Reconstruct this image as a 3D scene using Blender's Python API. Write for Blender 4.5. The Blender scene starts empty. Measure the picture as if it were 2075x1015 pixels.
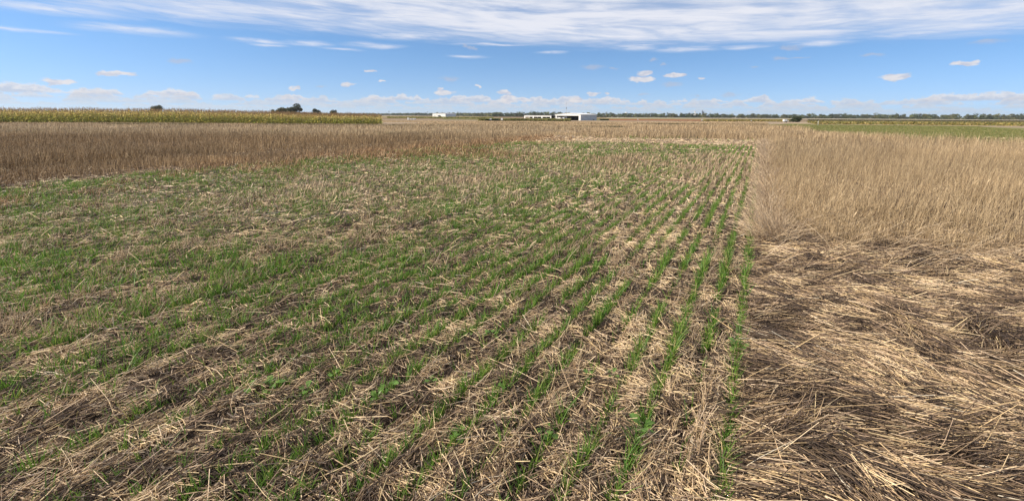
import bpy, math, random
import numpy as np

# ------------------------------------------------------------------ camera, sky, sun, exposure
scn = bpy.context.scene
COL = scn.collection
random.seed(4)
rng = np.random.default_rng(11)

EYE, FPX, CXP, CYP = 1.5, 972.0, 1085.7, 442.0        # eye height (m), focal length and optical centre
PITCH, ROLL, ROWAZ = math.radians(12.05), math.radians(0.313), math.radians(24.8)
SUN_EL, SUN_AZ = math.radians(33.0), math.radians(-102.0)   # azimuth from +Y towards +X: the sun stands left, slightly behind

cam = bpy.data.cameras.new('camera')
cam.sensor_width = 36.0
cam.lens = FPX / 2075.0 * 36.0
cam.shift_x = -(CXP - 2075 / 2) / 2075.0
cam.shift_y = -(1015 / 2 - CYP) / 2075.0
cam.clip_start, cam.clip_end = 0.05, 30000
co = bpy.data.objects.new('camera', cam); COL.objects.link(co)
from mathutils import Matrix
co.matrix_world = Matrix.Translation((0, 0, EYE)) @ Matrix.Rotation(math.pi / 2 - PITCH, 4, 'X') @ Matrix.Rotation(ROLL, 4, 'Z')
scn.camera = co

vs = scn.view_settings
vs.view_transform = 'Standard'; vs.look = 'None'; vs.gamma = 1.0; vs.use_curve_mapping = False
vs.exposure = 0.32

class Graph:
    def __init__(self, tree): self.t = tree; self.n = tree.nodes; self.l = tree.links
    def new(self, typ, **kw):
        nd = self.n.new(typ)
        for k, v in kw.items(): setattr(nd, k, v)
        return nd
    def put(self, sock, v):
        if v is None: return
        if hasattr(v, 'is_linked'): self.l.new(v, sock)
        else: sock.default_value = v
    def m(self, op, a, b=None, c=None, clamp=False):
        nd = self.new('ShaderNodeMath', operation=op, use_clamp=clamp)
        self.put(nd.inputs[0], a); self.put(nd.inputs[1], b)
        if c is not None: self.put(nd.inputs[2], c)
        return nd.outputs[0]
    def v(self, op, a, b=None):
        nd = self.new('ShaderNodeVectorMath', operation=op)
        self.put(nd.inputs[0], a); self.put(nd.inputs[1], b)
        return nd.outputs['Value'] if op in ('LENGTH', 'DOT_PRODUCT') else nd.outputs[0]
    def xyz(self, x, y, z=0.0):
        nd = self.new('ShaderNodeCombineXYZ')
        for i, q in enumerate((x, y, z)): self.put(nd.inputs[i], q)
        return nd.outputs[0]
    def sep(self, a):
        nd = self.new('ShaderNodeSeparateXYZ'); self.put(nd.inputs[0], a); return nd.outputs
    def noise(self, vec, scale, detail=4.0, rough=0.55, dist=0.0):
        nd = self.new('ShaderNodeTexNoise')
        self.put(nd.inputs['Vector'], vec)
        nd.inputs['Scale'].default_value = scale; nd.inputs['Detail'].default_value = detail
        nd.inputs['Roughness'].default_value = rough; nd.inputs['Distortion'].default_value = dist
        return nd.outputs['Fac']
    def ss(self, x, a, b, lo=0.0, hi=1.0):
        nd = self.new('ShaderNodeMapRange', interpolation_type='SMOOTHSTEP')
        self.put(nd.inputs['Value'], x)
        for nm, q in (('From Min', a), ('From Max', b), ('To Min', lo), ('To Max', hi)): self.put(nd.inputs[nm], q)
        return nd.outputs['Result']
    def mix(self, f, a, b):
        nd = self.new('ShaderNodeMix', data_type='RGBA')
        self.put(nd.inputs[0], f); self.put(nd.inputs[6], a); self.put(nd.inputs[7], b)
        return nd.outputs[2]

def rgb(r, g, b): return (r, g, b, 1.0)

world = bpy.data.worlds.new('World'); scn.world = world
world.use_nodes = True
def build_world():
    g = Graph(world.node_tree); g.n.clear()
    out = g.new('ShaderNodeOutputWorld'); bg = g.new('ShaderNodeBackground')
    g.l.new(bg.outputs[0], out.inputs[0])
    bg.inputs['Strength'].default_value = 0.08
    sky = g.new('ShaderNodeTexSky', sky_type='NISHITA')
    sky.sun_disc = False; sky.sun_elevation = SUN_EL; sky.sun_rotation = SUN_AZ
    sky.air_density = 1.0; sky.dust_density = 0.35; sky.ozone_density = 1.6; sky.altitude = 300
    d = g.new('ShaderNodeTexCoord').outputs['Generated']
    x, y, z = g.sep(d)
    lift = g.v('NORMALIZE', g.xyz(x, y, g.m('MULTIPLY_ADD', g.m('MAXIMUM', z, 0.0), 1.6, 0.17)))   # the hazeless part of the sky
    g.l.new(lift, sky.inputs['Vector'])
    hsv = g.new('ShaderNodeHueSaturation'); hsv.inputs['Saturation'].default_value = 1.22
    hsv.inputs['Value'].default_value = 2.0
    g.l.new(sky.outputs[0], hsv.inputs['Color'])
    az = g.m('ARCTAN2', x, y)
    el = g.m('ARCSINE', z)
    P = g.xyz(az, el)
    skyc = g.mix(g.m('MULTIPLY', g.m('EXPONENT', g.m('MULTIPLY', g.m('MAXIMUM', el, 0.0), -19.0)), 0.74), hsv.outputs[0], rgb(5.6, 6.85, 7.9))
    def A(px): return math.atan((px - CXP) / 993.0)
    def Ev(px, py): return ((234.4 + 0.00547 * (px - CXP)) - py) / 975.0
    # --- high cirrus sheet: streaks drawn out along the horizon, sinking to the right
    tl = g.m('MULTIPLY_ADD', az, 0.045, el)
    S1 = g.xyz(g.m('MULTIPLY', az, 3.2), g.m('MULTIPLY', tl, 26.0), 3.1)
    n1 = g.noise(S1, 1.0, 7.0, 0.58, 0.9)
    S2 = g.xyz(g.m('MULTIPLY', az, 9.0), g.m('MULTIPLY', tl, 95.0), 8.7)
    n2 = g.noise(S2, 1.0, 6.0, 0.6, 0.6)
    S3 = g.xyz(g.m('MULTIPLY', az, 2.3), g.m('MULTIPLY', el, 7.0), 1.0)
    n3 = g.noise(S3, 1.0, 3.0, 0.5, 0.2)
    edge = g.m('MULTIPLY_ADD', n3, -0.05, 0.168)          # lower rim of the sheet (radians up)
    edge = g.m('MULTIPLY_ADD', az, -0.024, edge)
    rim = g.ss(g.m('ADD', el, g.m('MULTIPLY', g.m('SUBTRACT', n2, 0.5), 0.030)), g.m('SUBTRACT', edge, 0.020), g.m('ADD', edge, 0.022))
    body = g.m('ADD', g.m('MULTIPLY', n1, 0.75), g.m('MULTIPLY', n2, 0.45))
    cir = g.m('MULTIPLY', rim, g.ss(body, 0.42, 0.74, 0.30, 1.0))
    # --- thin wisps under it: (x, y, half width, half height, weight)
    def blobs(items, warp, wamp):
        dv = g.v('ADD', P, g.v('MULTIPLY', g.v('SUBTRACT', warp, (0.5, 0.5, 0.5)), wamp))
        acc = None
        for px, py, hw, hh in items:
            q = g.v('MULTIPLY', g.v('SUBTRACT', dv, (A(px), Ev(px, py), 0.0)), (993.0 / hw, 975.0 / hh, 0.0))
            L = g.v('LENGTH', q)
            acc = L if acc is None else g.m('MINIMUM', acc, L)
        return acc
    def vnoise(vec, scale, detail=4.0):
        nd = g.new('ShaderNodeTexNoise'); g.put(nd.inputs['Vector'], vec)
        nd.inputs['Scale'].default_value = scale; nd.inputs['Detail'].default_value = detail
        return nd.outputs['Color']
    wv = vnoise(g.xyz(g.m('MULTIPLY', az, 14.0), g.m('MULTIPLY', el, 60.0)), 1.0, 5.0)
    wisps = [(545, 112, 62, 5), (640, 111, 40, 6), (765, 109, 62, 6), (700, 118, 40, 3), (830, 90, 130, 9), (1000, 102, 110, 3),
             (950, 125, 40, 3), (1115, 116, 34, 4), (1280, 108, 60, 8), (1385, 115, 72, 7), (1495, 116, 55, 5), (1560, 98, 130, 8),
             (1640, 116, 60, 7), (1080, 92, 60, 6), (300, 108, 90, 8), (150, 90, 110, 9), (1830, 112, 90, 9), (1960, 95, 90, 8), (60, 120, 60, 4), (560, 118, 40, 3)]
    dw = blobs(wisps, wv, (0.05, 0.010, 0.0))
    nw = g.noise(g.xyz(g.m('MULTIPLY', az, 22.0), g.m('MULTIPLY', tl, 190.0), 2.0), 1.0, 5.0, 0.6, 0.5)
    wis = g.m('MULTIPLY', g.ss(dw, 1.25, -0.25), g.ss(nw, 0.30, 0.62, 0.35, 1.0))
    cover = g.m('MAXIMUM', cir, g.m('MULTIPLY', wis, 0.92))
    c = g.mix(g.m('MULTIPLY', cover, 0.93), skyc, rgb(8.6, 8.7, 9.4))
    # --- small fair-weather puffs
    pv = vnoise(g.xyz(g.m('MULTIPLY', az, 55.0), g.m('MULTIPLY', el, 95.0), 5.0), 1.0, 5.0)
    bright = [(1293, 167, 30, 6), (1302, 156, 20, 6), (1361, 160, 22, 5), (1413, 168, 7, 4), (1022, 191, 17, 5), (1030, 203, 24, 9), (895, 184, 8, 4),
              (756, 154, 11, 4), (706, 178, 14, 4), (777, 172, 7, 2), (971, 178, 5, 3), (1200, 193, 14, 5), (1227, 193, 6, 2), (605, 187, 9, 3.5),
              (250, 172, 25, 5), (130, 186, 20, 6), (1800, 175, 26, 6), (1930, 160, 20, 5), (1165, 205, 20, 6), (1060, 203, 16, 6), (900, 191, 24, 5)]
    grey = [(912, 165, 23, 5.5), (1196, 143, 25, 5.5), (1237, 146, 13, 2.5), (1317, 131, 10, 4.5), (1336, 141, 8, 3), (954, 107, 9, 4), (964, 108, 9, 4), (944, 105, 8, 3),
            (1585, 121, 22, 5), (1566, 139, 18, 4), (1600, 138, 14, 2), (1515, 152, 9, 2.5), (1355, 177, 22, 5), (1300, 195, 12, 3), (1475, 197, 18, 5), (1408, 199, 9, 3),
            (655, 182, 12, 3), (1240, 203, 16, 3), (380, 150, 18, 4), (1750, 140, 20, 4), (1970, 132, 22, 5)]
    db = blobs(bright, pv, (0.034, 0.016, 0.0))
    mb = g.ss(db, 1.02, 0.62)
    dg = blobs(grey, pv, (0.036, 0.013, 0.0))
    mg = g.m('MULTIPLY', g.ss(dg, 1.10, 0.25), 0.5)
    c = g.mix(mg, c, rgb(5.2, 5.4, 6.4))
    # --- rows of cumulus stacked towards the horizon: flat bases, lumpy tops
    def row(c, base, height, freq, seed, thr, topc, botc, alpha):
        wob = g.noise(g.xyz(g.m('MULTIPLY', az, 4.0), seed), 1.0, 2.0)
        b = g.m('MULTIPLY_ADD', g.m('SUBTRACT', wob, 0.5), 0.010, base)
        b = g.m('MULTIPLY_ADD', az, -0.002, b)
        prof = g.noise(g.xyz(g.m('MULTIPLY', az, freq), seed * 1.7, seed), 1.0, 3.0, 0.5)
        h = g.m('MINIMUM', g.m('MULTIPLY', g.m('MAXIMUM', g.m('SUBTRACT', prof, thr), 0.0), height), 0.0125)
        rag = g.noise(g.xyz(g.m('MULTIPLY', az, 90.0), g.m('MULTIPLY', el, 170.0), seed), 1.0, 5.0, 0.6)
        t = g.m('SUBTRACT', el, b)
        up = g.m('SUBTRACT', g.m('MULTIPLY_ADD', g.m('SUBTRACT', rag, 0.5), 0.017, h), t)
        m1 = g.ss(up, 0.0, 0.0035)
        m2 = g.ss(g.m('MULTIPLY_ADD', g.m('SUBTRACT', rag, 0.5), 0.004, t), -0.003, 0.0015)
        mk = g.m('MULTIPLY', g.m('MULTIPLY', m1, m2), g.m('MULTIPLY', alpha, g.ss(h, 0.0005, 0.004)))
        lit = g.ss(g.m('ADD', up, g.m('MULTIPLY', g.m('SUBTRACT', rag, 0.5), 0.016)), 0.012, 0.0)
        return g.mix(mk, c, g.mix(lit, botc, topc))
    W, B = rgb(8.6, 8.2, 8.2), rgb(5.5, 5.95, 7.1)
    c = row(c, 0.0275, 0.080, 15.0, 2.3, 0.42, W, B, 0.82)
    c = row(c, 0.0220, 0.062, 20.0, 5.9, 0.38, rgb(7.6, 7.4, 7.6), B, 0.70)
    c = row(c, 0.0160, 0.045, 19.0, 9.1, 0.38, rgb(7.2, 7.1, 7.4), rgb(5.6, 6.1, 7.1), 0.62)
    c = row(c, 0.0100, 0.035, 24.0, 13.7, 0.36, rgb(6.9, 7.0, 7.4), rgb(5.8, 6.3, 7.2), 0.50)
    shade = g.ss(g.noise(g.xyz(g.m('MULTIPLY', az, 60.0), g.m('MULTIPLY', el, 150.0), 4.0), 1.0, 4.0), 0.35, 0.62)
    c = g.mix(g.m('MULTIPLY', mb, 0.88), c, g.mix(shade, rgb(6.1, 6.2, 7.1), rgb(8.4, 8.0, 8.0)))
    g.l.new(c, bg.inputs['Color'])
build_world()

sun = bpy.data.lights.new('sun', 'SUN')
sun.energy = 5.0; sun.angle = math.radians(0.53); sun.color = (1.0, 0.90, 0.74)
so = bpy.data.objects.new('sun', sun); COL.objects.link(so)
sd = (math.cos(SUN_EL) * math.sin(SUN_AZ), math.cos(SUN_EL) * math.cos(SUN_AZ), math.sin(SUN_EL))
from mathutils import Vector
so.rotation_euler = Vector(sd).to_track_quat('Z', 'Y').to_euler()
so.location = Vector(sd) * 60

# ------------------------------------------------------------------ helpers
def tag(o, label=None, cat=None, group=None, kind=None):
    for k, v in (('label', label), ('category', cat), ('group', group), ('kind', kind)):
        if v: o[k] = v
    return o

def empty(name, loc, rz=0.0):
    o = bpy.data.objects.new(name, None); COL.objects.link(o)
    o.location = loc; o.rotation_euler = (0, 0, rz); o.empty_display_size = 0.2
    return o

def quad_obj(name, V, Q, mat, C=None, parent=None, smooth=False):
    V = np.ascontiguousarray(V, np.float32); Q = np.ascontiguousarray(Q, np.int32)
    me = bpy.data.meshes.new(name)
    n = len(Q)
    me.vertices.add(len(V)); me.vertices.foreach_set('co', V.ravel())
    me.loops.add(n * 4); me.loops.foreach_set('vertex_index', Q.ravel())
    me.polygons.add(n)
    me.polygons.foreach_set('loop_start', np.arange(0, n * 4, 4, dtype=np.int32))
    try: me.polygons.foreach_set('loop_total', np.full(n, 4, np.int32))
    except Exception: pass
    if C is not None:
        at = me.color_attributes.new('tint', 'FLOAT_COLOR', 'POINT')
        c4 = np.ones((len(V), 4), np.float32); c4[:, :3] = C
        at.data.foreach_set('color', c4.ravel())
    me.update(calc_edges=True)
    if smooth: me.polygons.foreach_set('use_smooth', np.ones(n, bool))
    me.materials.append(mat)
    o = bpy.data.objects.new(name, me); COL.objects.link(o)
    if parent: o.parent = parent
    return o

class Bag:                      # collects quad pieces for one mesh
    def __init__(self): self.V = []; self.Q = []; self.C = []; self.n = 0
    def add(self, V, Q, C):
        V = np.asarray(V, np.float32)
        self.V.append(V); self.Q.append(np.asarray(Q, np.int64) + self.n)
        C = np.asarray(C, np.float32)
        if C.ndim == 1: C = np.repeat(C[None], len(V), 0)
        self.C.append(C); self.n += len(V)
    def obj(self, name, mat, parent=None, smooth=False):
        return quad_obj(name, np.concatenate(self.V), np.concatenate(self.Q), mat, np.concatenate(self.C), parent, smooth)

_tab = rng.random((256, 256)).astype(np.float32)
def vn(x, y, s=0):
    x = np.asarray(x, np.float64) + s * 17.31; y = np.asarray(y, np.float64) + s * 9.77
    xi = np.floor(x).astype(int); yi = np.floor(y).astype(int)
    fx = x - xi; fy = y - yi
    fx = fx * fx * (3 - 2 * fx); fy = fy * fy * (3 - 2 * fy)
    a = _tab[xi & 255, yi & 255]; b = _tab[(xi + 1) & 255, yi & 255]
    c = _tab[xi & 255, (yi + 1) & 255]; d = _tab[(xi + 1) & 255, (yi + 1) & 255]
    return (a * (1 - fx) + b * fx) * (1 - fy) + (c * (1 - fx) + d * fx) * fy
def fbm(x, y, s=0, o=3):
    r = 0; w = 0; a = 1.0
    for k in range(o):
        r = r + a * vn(x * 2 ** k, y * 2 ** k, s + k); w += a; a *= 0.5
    return r / w
def sst(x, a, b):
    t = np.clip((x - a) / (b - a), 0, 1); return t * t * (3 - 2 * t)

SA, CA = math.sin(ROWAZ), math.cos(ROWAZ)
def to_uv(x, y): return x * SA + y * CA, x * CA - y * SA        # u along the drilled rows, v across them to the right
def to_xy(u, v): return u * SA + v * CA, u * CA - v * SA
ROW, ROW0 = 0.191, -0.01
def terrain(x, y):
    d = np.sqrt(np.asarray(x, float) ** 2 * 0.25 + np.asarray(y, float) ** 2)
    return -1.33 * sst(np.where(np.asarray(y, float) > 0, d, d * 0.3), 40, 300)
def relief(x, y):                                             # clods and furrows near the camera
    u, v = to_uv(x, y)
    r = np.hypot(x, y)
    ph = ((v - ROW0) / ROW + 0.5) % 1.0 - 0.5
    fur = -0.016 * np.exp(-(ph / 0.17) ** 2) * (v < 0.1) * (v > -13.9)
    n = (fbm(x * 7, y * 7, 3) - 0.5) * 0.05 + (vn(x * 25, y * 25, 5) - 0.5) * 0.014
    return (fur + n) * (1 - sst(r, 15, 40))
def gz(x, y): return terrain(x, y) + relief(x, y)
def px_x(px, D): return (px - CXP) / FPX * D

# ------------------------------------------------------------------ materials
def mat_base(name):
    m = bpy.data.materials.new(name); m.use_nodes = True
    g = Graph(m.node_tree); bs = g.n['Principled BSDF']
    return m, g, bs

def mat_tint(name, rough=0.6, spec=0.25, trans=0.0, noise_amp=0.25, noise_scale=30.0):
    m, g, bs = mat_base(name)
    at = g.new('ShaderNodeAttribute', attribute_name='tint').outputs['Color']
    if noise_amp:
        pos = g.new('ShaderNodeNewGeometry').outputs['Position']
        f = g.noise(pos, noise_scale, 3.0)
        at = g.mix(1.0, at, at)
        nd = at.node; nd.blend_type = 'MULTIPLY'
        k = g.ss(f, 0.3, 0.7, (1 - noise_amp) * 0.86, (1 + noise_amp) * 0.86)
        g.put(nd.inputs[7], g.xyz(k, k, k))
        at = nd.outputs[2]
    g.put(bs.inputs['Base Color'], at)
    bs.inputs['Roughness'].default_value = rough
    bs.inputs['Specular IOR Level'].default_value = spec
    if trans:
        tr = g.new('ShaderNodeBsdfTranslucent'); g.put(tr.inputs['Color'], at)
        mx = g.new('ShaderNodeMixShader'); mx.inputs[0].default_value = trans
        g.l.new(bs.outputs[0], mx.inputs[1]); g.l.new(tr.outputs[0], mx.inputs[2])
        g.l.new(mx.outputs[0], g.n['Material Output'].inputs['Surface'])
    return m

def mat_plain(name, col, rough=0.6, amp=0.12, scale=3.0, metal=0.0, spec=0.3, bump=0.0, col2=None):
    m, g, bs = mat_base(name)
    pos = g.new('ShaderNodeTexCoord').outputs['Object']
    f = g.noise(pos, scale, 5.0)
    c2 = col2 or tuple(q * (1 - amp * 2) for q in col)
    g.put(bs.inputs['Base Color'], g.mix(g.ss(f, 0.35, 0.68), rgb(*col), rgb(*c2)))
    bs.inputs['Roughness'].default_value = rough; bs.inputs['Metallic'].default_value = metal
    bs.inputs['Specular IOR Level'].default_value = spec
    if bump:
        bp = g.new('ShaderNodeBump'); bp.inputs['Strength'].default_value = bump; bp.inputs['Distance'].default_value = 0.05
        g.put(bp.inputs['Height'], f); g.l.new(bp.outputs[0], bs.inputs['Normal'])
    return m

M_STRAW = mat_tint('dry_straw', 0.55, 0.3, 0.0, 0.22, 45.0)
M_STUB = mat_tint('standing_stubble', 0.6, 0.25, 0.05, 0.18, 9.0)
M_GREEN = mat_tint('green_blade', 0.5, 0.35, 0.35, 0.2, 25.0)
M_LEAF = mat_tint('tree_leaf', 0.6, 0.2, 0.2, 0.2, 0.6)
M_CORN = mat_tint('corn_leaf', 0.55, 0.3, 0.3, 0.2, 2.0)

def mat_soil():
    m, g, bs = mat_base('field_soil')
    pos = g.new('ShaderNodeNewGeometry').outputs['Position']
    n1 = g.noise(pos, 9.0, 6.0, 0.65); n2 = g.noise(pos, 0.6, 4.0); n3 = g.noise(pos, 70.0, 3.0, 0.7)
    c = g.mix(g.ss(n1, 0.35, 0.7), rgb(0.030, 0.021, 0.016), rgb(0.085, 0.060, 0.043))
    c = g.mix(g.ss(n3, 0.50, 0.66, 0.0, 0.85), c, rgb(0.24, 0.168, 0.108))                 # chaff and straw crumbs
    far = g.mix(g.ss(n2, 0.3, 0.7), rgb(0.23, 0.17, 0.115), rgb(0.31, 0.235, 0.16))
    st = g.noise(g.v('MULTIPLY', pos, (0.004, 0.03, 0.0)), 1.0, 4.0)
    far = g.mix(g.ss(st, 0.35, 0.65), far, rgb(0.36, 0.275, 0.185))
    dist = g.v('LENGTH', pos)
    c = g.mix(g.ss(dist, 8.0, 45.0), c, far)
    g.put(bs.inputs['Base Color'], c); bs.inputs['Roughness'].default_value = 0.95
    bs.inputs['Specular IOR Level'].default_value = 0.1
    bp = g.new('ShaderNodeBump'); bp.inputs['Strength'].default_value = 0.7; bp.inputs['Distance'].default_value = 0.02
    g.put(bp.inputs['Height'], g.m('ADD', n1, n3)); g.l.new(bp.outputs[0], bs.inputs['Normal'])
    return m

# ------------------------------------------------------------------ ground sheet to the horizon
def build_ground():
    nr, na = 330, 620
    r = 0.25 * (9000 / 0.25) ** (np.arange(nr) / (nr - 1))
    a = np.linspace(0, 2 * np.pi, na, endpoint=False)
    Rr, Aa = np.meshgrid(r, a, indexing='ij')
    X = Rr * np.sin(Aa); Y = Rr * np.cos(Aa)
    Z = gz(X, Y)
    V = np.stack([X, Y, Z], -1).reshape(-1, 3)
    i, j = np.meshgrid(np.arange(nr - 1), np.arange(na), indexing='ij')
    j2 = (j + 1) % na
    Q = np.stack([i * na + j, i * na + j2, (i + 1) * na + j2, (i + 1) * na + j], -1).reshape(-1, 4)
    Q = Q[:, ::-1]
    # close the middle with a small fan of quads
    V = np.vstack([V, [[0, 0, float(gz(0.0, 0.0))]]])
    k = np.arange(0, na, 2)
    Q = np.vstack([Q, np.stack([np.full(len(k), len(V) - 1), k + 0, (k + 1) % na, (k + 2) % na], -1)[:, ::-1]])
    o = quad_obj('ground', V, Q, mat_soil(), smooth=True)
    tag(o, 'dark field soil scattered with straw crumbs running to the horizon', kind='structure')
build_ground()

# ------------------------------------------------------------------ blades, straws, stems (all vectorised)
def unit(a): return a / np.maximum(np.linalg.norm(a, axis=-1, keepdims=True), 1e-9)

def ribbons(P0, D0, D1, L, W, side, segs, taper, col, col2=None):
    """N flat ribbons from P0, heading D0 at the root and D1 at the tip, length L, width W, widened along side."""
    n = len(P0); t = np.linspace(0, 1, segs + 1)
    pts = []; p = P0.copy()
    for k in range(segs + 1):
        pts.append(p.copy())
        h = unit(D0 * (1 - (k + 0.5) / segs) + D1 * ((k + 0.5) / segs))
        p = p + h * (L / segs)[:, None]
    pts = np.stack(pts, 1)
    w = (W[:, None] * (1 - t[None] * (1 - taper)))[..., None] * 0.5
    V = np.stack([pts - side[:, None] * w, pts + side[:, None] * w], 2)
    V = V.reshape(n * (segs + 1) * 2, 3)
    b = np.arange(n)[:, None] * (segs + 1) * 2 + np.arange(segs)[None] * 2
    Q = np.stack([b, b + 1, b + 3, b + 2], -1).reshape(-1, 4)
    if col2 is None: C = np.repeat(col, (segs + 1) * 2, 0)
    else: C = (col[:, None] * (1 - t[None, :, None]) + col2[:, None] * t[None, :, None]).repeat(2, 1).reshape(-1, 3)
    return V, Q, C

def prisms(P0, D0, D1, L, W, segs, col, tip=0.8):
    """N three-sided bent straws."""
    n = len(P0)
    pts = []; p = P0.copy()
    for k in range(segs + 1):
        pts.append(p.copy())
        h = unit(D0 * (1 - (k + 0.5) / segs) + D1 * ((k + 0.5) / segs))
        p = p + h * (L / segs)[:, None]
    pts = np.stack(pts, 1)
    ax = unit(D0 + D1)
    ref = np.where(np.abs(ax[:, 2:3]) > 0.8, np.array([[1.0, 0, 0]]), np.array([[0, 0, 1.0]]))
    s1 = unit(np.cross(ax, ref)); s2 = np.cross(ax, s1)
    rings = []
    for q in range(3):
        an = q * 2 * np.pi / 3 + 0.5
        rings.append(s1 * math.cos(an) + s2 * math.sin(an))
    rings = np.stack(rings, 1)                                   # n,3,3
    t = np.linspace(1, tip, segs + 1)
    V = pts[:, :, None] + rings[:, None] * (W[:, None] * 0.5 * t[None])[..., None, None]
    V = V.reshape(-1, 3)
    b = np.arange(n)[:, None, None] * (segs + 1) * 3 + np.arange(segs)[None, :, None] * 3
    q = np.arange(3)[None, None]
    q2 = (q + 1) % 3
    Q = np.stack([b + q, b + q2, b + 3 + q2, b + 3 + q], -1).reshape(-1, 4)
    return V, Q, np.repeat(col, (segs + 1) * 3, 0)

def wedge(n, y0, y1, power, margin=1.6, xl=-1.13, xr=1.03):
    """n points of the seen ground between depths y0 and y1; density falls as depth**-power."""
    e = 2 - power
    out_x = []; out_y = []
    t = rng.random(n)
    if abs(e) < 1e-6: y = y0 * (y1 / y0) ** t
    else: y = (y0 ** e + t * (y1 ** e - y0 ** e)) ** (1 / e)
    x = (xl * y - margin) + rng.random(n) * ((xr - xl) * y + 2 * margin)
    return x, y

def pick(cols, n, w=None):
    cols = np.asarray(cols, float); i = rng.choice(len(cols), n, p=w)
    return cols[i] * rng.uniform(0.82, 1.18, (n, 1))

STRAW_C = [(0.62, 0.46, 0.27), (0.50, 0.35, 0.20), (0.42, 0.30, 0.18), (0.30, 0.215, 0.135), (0.20, 0.145, 0.095), (0.135, 0.098, 0.068), (0.72, 0.60, 0.42)]

# where the taller stubble stands, in row coordinates
def past_end(x, y): return y - (27.5 - 0.25 * np.clip(x - 2, 0, 20)) + (fbm(x * 0.35, y * 0.35, 23) - 0.5) * 2.0     # metres beyond the drilled plot's far end
ALLEY = 6.6
def vright(u): return 5.0 - np.clip(u - 48, 0, 60) * 0.062 + np.clip(41 - u, 0, 60) * 0.9      # right edge of the tall stubble
def tall_mask(x, y):
    u, v = to_uv(x, y)
    j = (fbm(u * 0.9, v * 0.9, 21) - 0.5)
    right = (v > 0.24 + j * 0.55) & (u > 6.85 + j * 2.6 + 0.10 * v) & (v < vright(u))
    left = (v < -14.2 + j * 3.6)
    back = (past_end(x, y) > ALLEY + j * 3.0) & (v < vright(u))
    return right | left | back
def lodged_mask(u, v): return (v > 0.06) & (u < 6.9)

def patch(x, y, cx, cy, ru, rv):
    u, v = to_uv(x, y); cu, cv = to_uv(cx, cy)
    return np.exp(-(((u - cu) / ru) ** 2 + ((v - cv) / rv) ** 2))

def mid_height(x, y):
    """height of the short standing stubble left inside the low plot (0 = only lying straw)"""
    u, v = to_uv(x, y)
    h = 0.26 * np.clip(patch(x, y, 2.9, 15.4, 4.6, 1.8) * 1.0, 0, 1)          # tan block before the alley
    h = np.maximum(h, 0.26 * np.clip(patch(x, y, 5.6, 16.0, 5.0, 1.0) * 1.2, 0, 1))
    h = np.maximum(h, 0.27 * np.clip(np.exp(-((u - 15.0) / 5.5) ** 2 - ((v + 1.15) / 1.05) ** 2) * 1.5, 0, 1))   # strips at the right rows
    h = np.maximum(h, 0.22 * np.clip(patch(x, y, -2.6, 19.0, 2.0, 5.0) * 1.3, 0, 1))   # brown strip, left
    h = np.maximum(h, 0.30 * np.clip(patch(x, y, -6.6, 18.4, 2.2, 3.0) * 1.2, 0, 1))
    h = np.maximum(h, 0.18 * np.clip(patch(x, y, -1.2, 10.6, 2.6, 1.5) * 1.1, 0, 1))
    h = np.maximum(h, 0.17 * np.clip(patch(x, y, -4.5, 9.0, 2.4, 1.6) * 1.1, 0, 1))
    h = h * (0.35 + 1.0 * fbm(u * 0.8, v * 1.6, 31))
    h = np.maximum(h, 0.30 * sst(-v, 11.0, 13.5) * sst(u, 5, 9) * sst(fbm(u * 0.5, v * 1.0, 37), 0.40, 0.62))
    h = np.maximum(h, 0.105 * sst(-v, 3.0, 5.5) * sst(u, 4, 8) * sst(fbm(u * 0.9, v * 1.1, 35), 0.36, 0.6))
    cl = sst(fbm(u * 2.2, v * 4.0, 33), 0.56, 0.72) * 0.13
    return np.maximum(h, cl * sst(np.hypot(x, y), 1.5, 5.0) + cl * 0.3)

def straw_dir(x, y, u, v, lodged):
    """mean heading of lying straw: combed along the furrows, fanned in patches between them, swept right where lodged"""
    n = len(x)
    ph = np.abs(((v - ROW0) / ROW + 0.5) % 1.0 - 0.5)
    along = (ROWAZ + rng.normal(0, 0.22, n))
    pa = (vn(u * 7.0, v * 9.0, 41) - 0.5) * 6.5 + 1.9 + rng.normal(0, 0.5, n)
    sel = rng.random(n) < np.where(vn(u * 2.3, v * 7.0, 43) > 0.5, 0.8, 0.12) * np.exp(-(ph / 0.24) ** 2)
    a = np.where(sel, along, pa)
    lo = math.radians(122) + (fbm(u * 1.6, v * 2.2, 45, 2) - 0.5) * 3.4 + rng.normal(0, 0.26, n)
    return np.where(lodged, lo, a)

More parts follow.
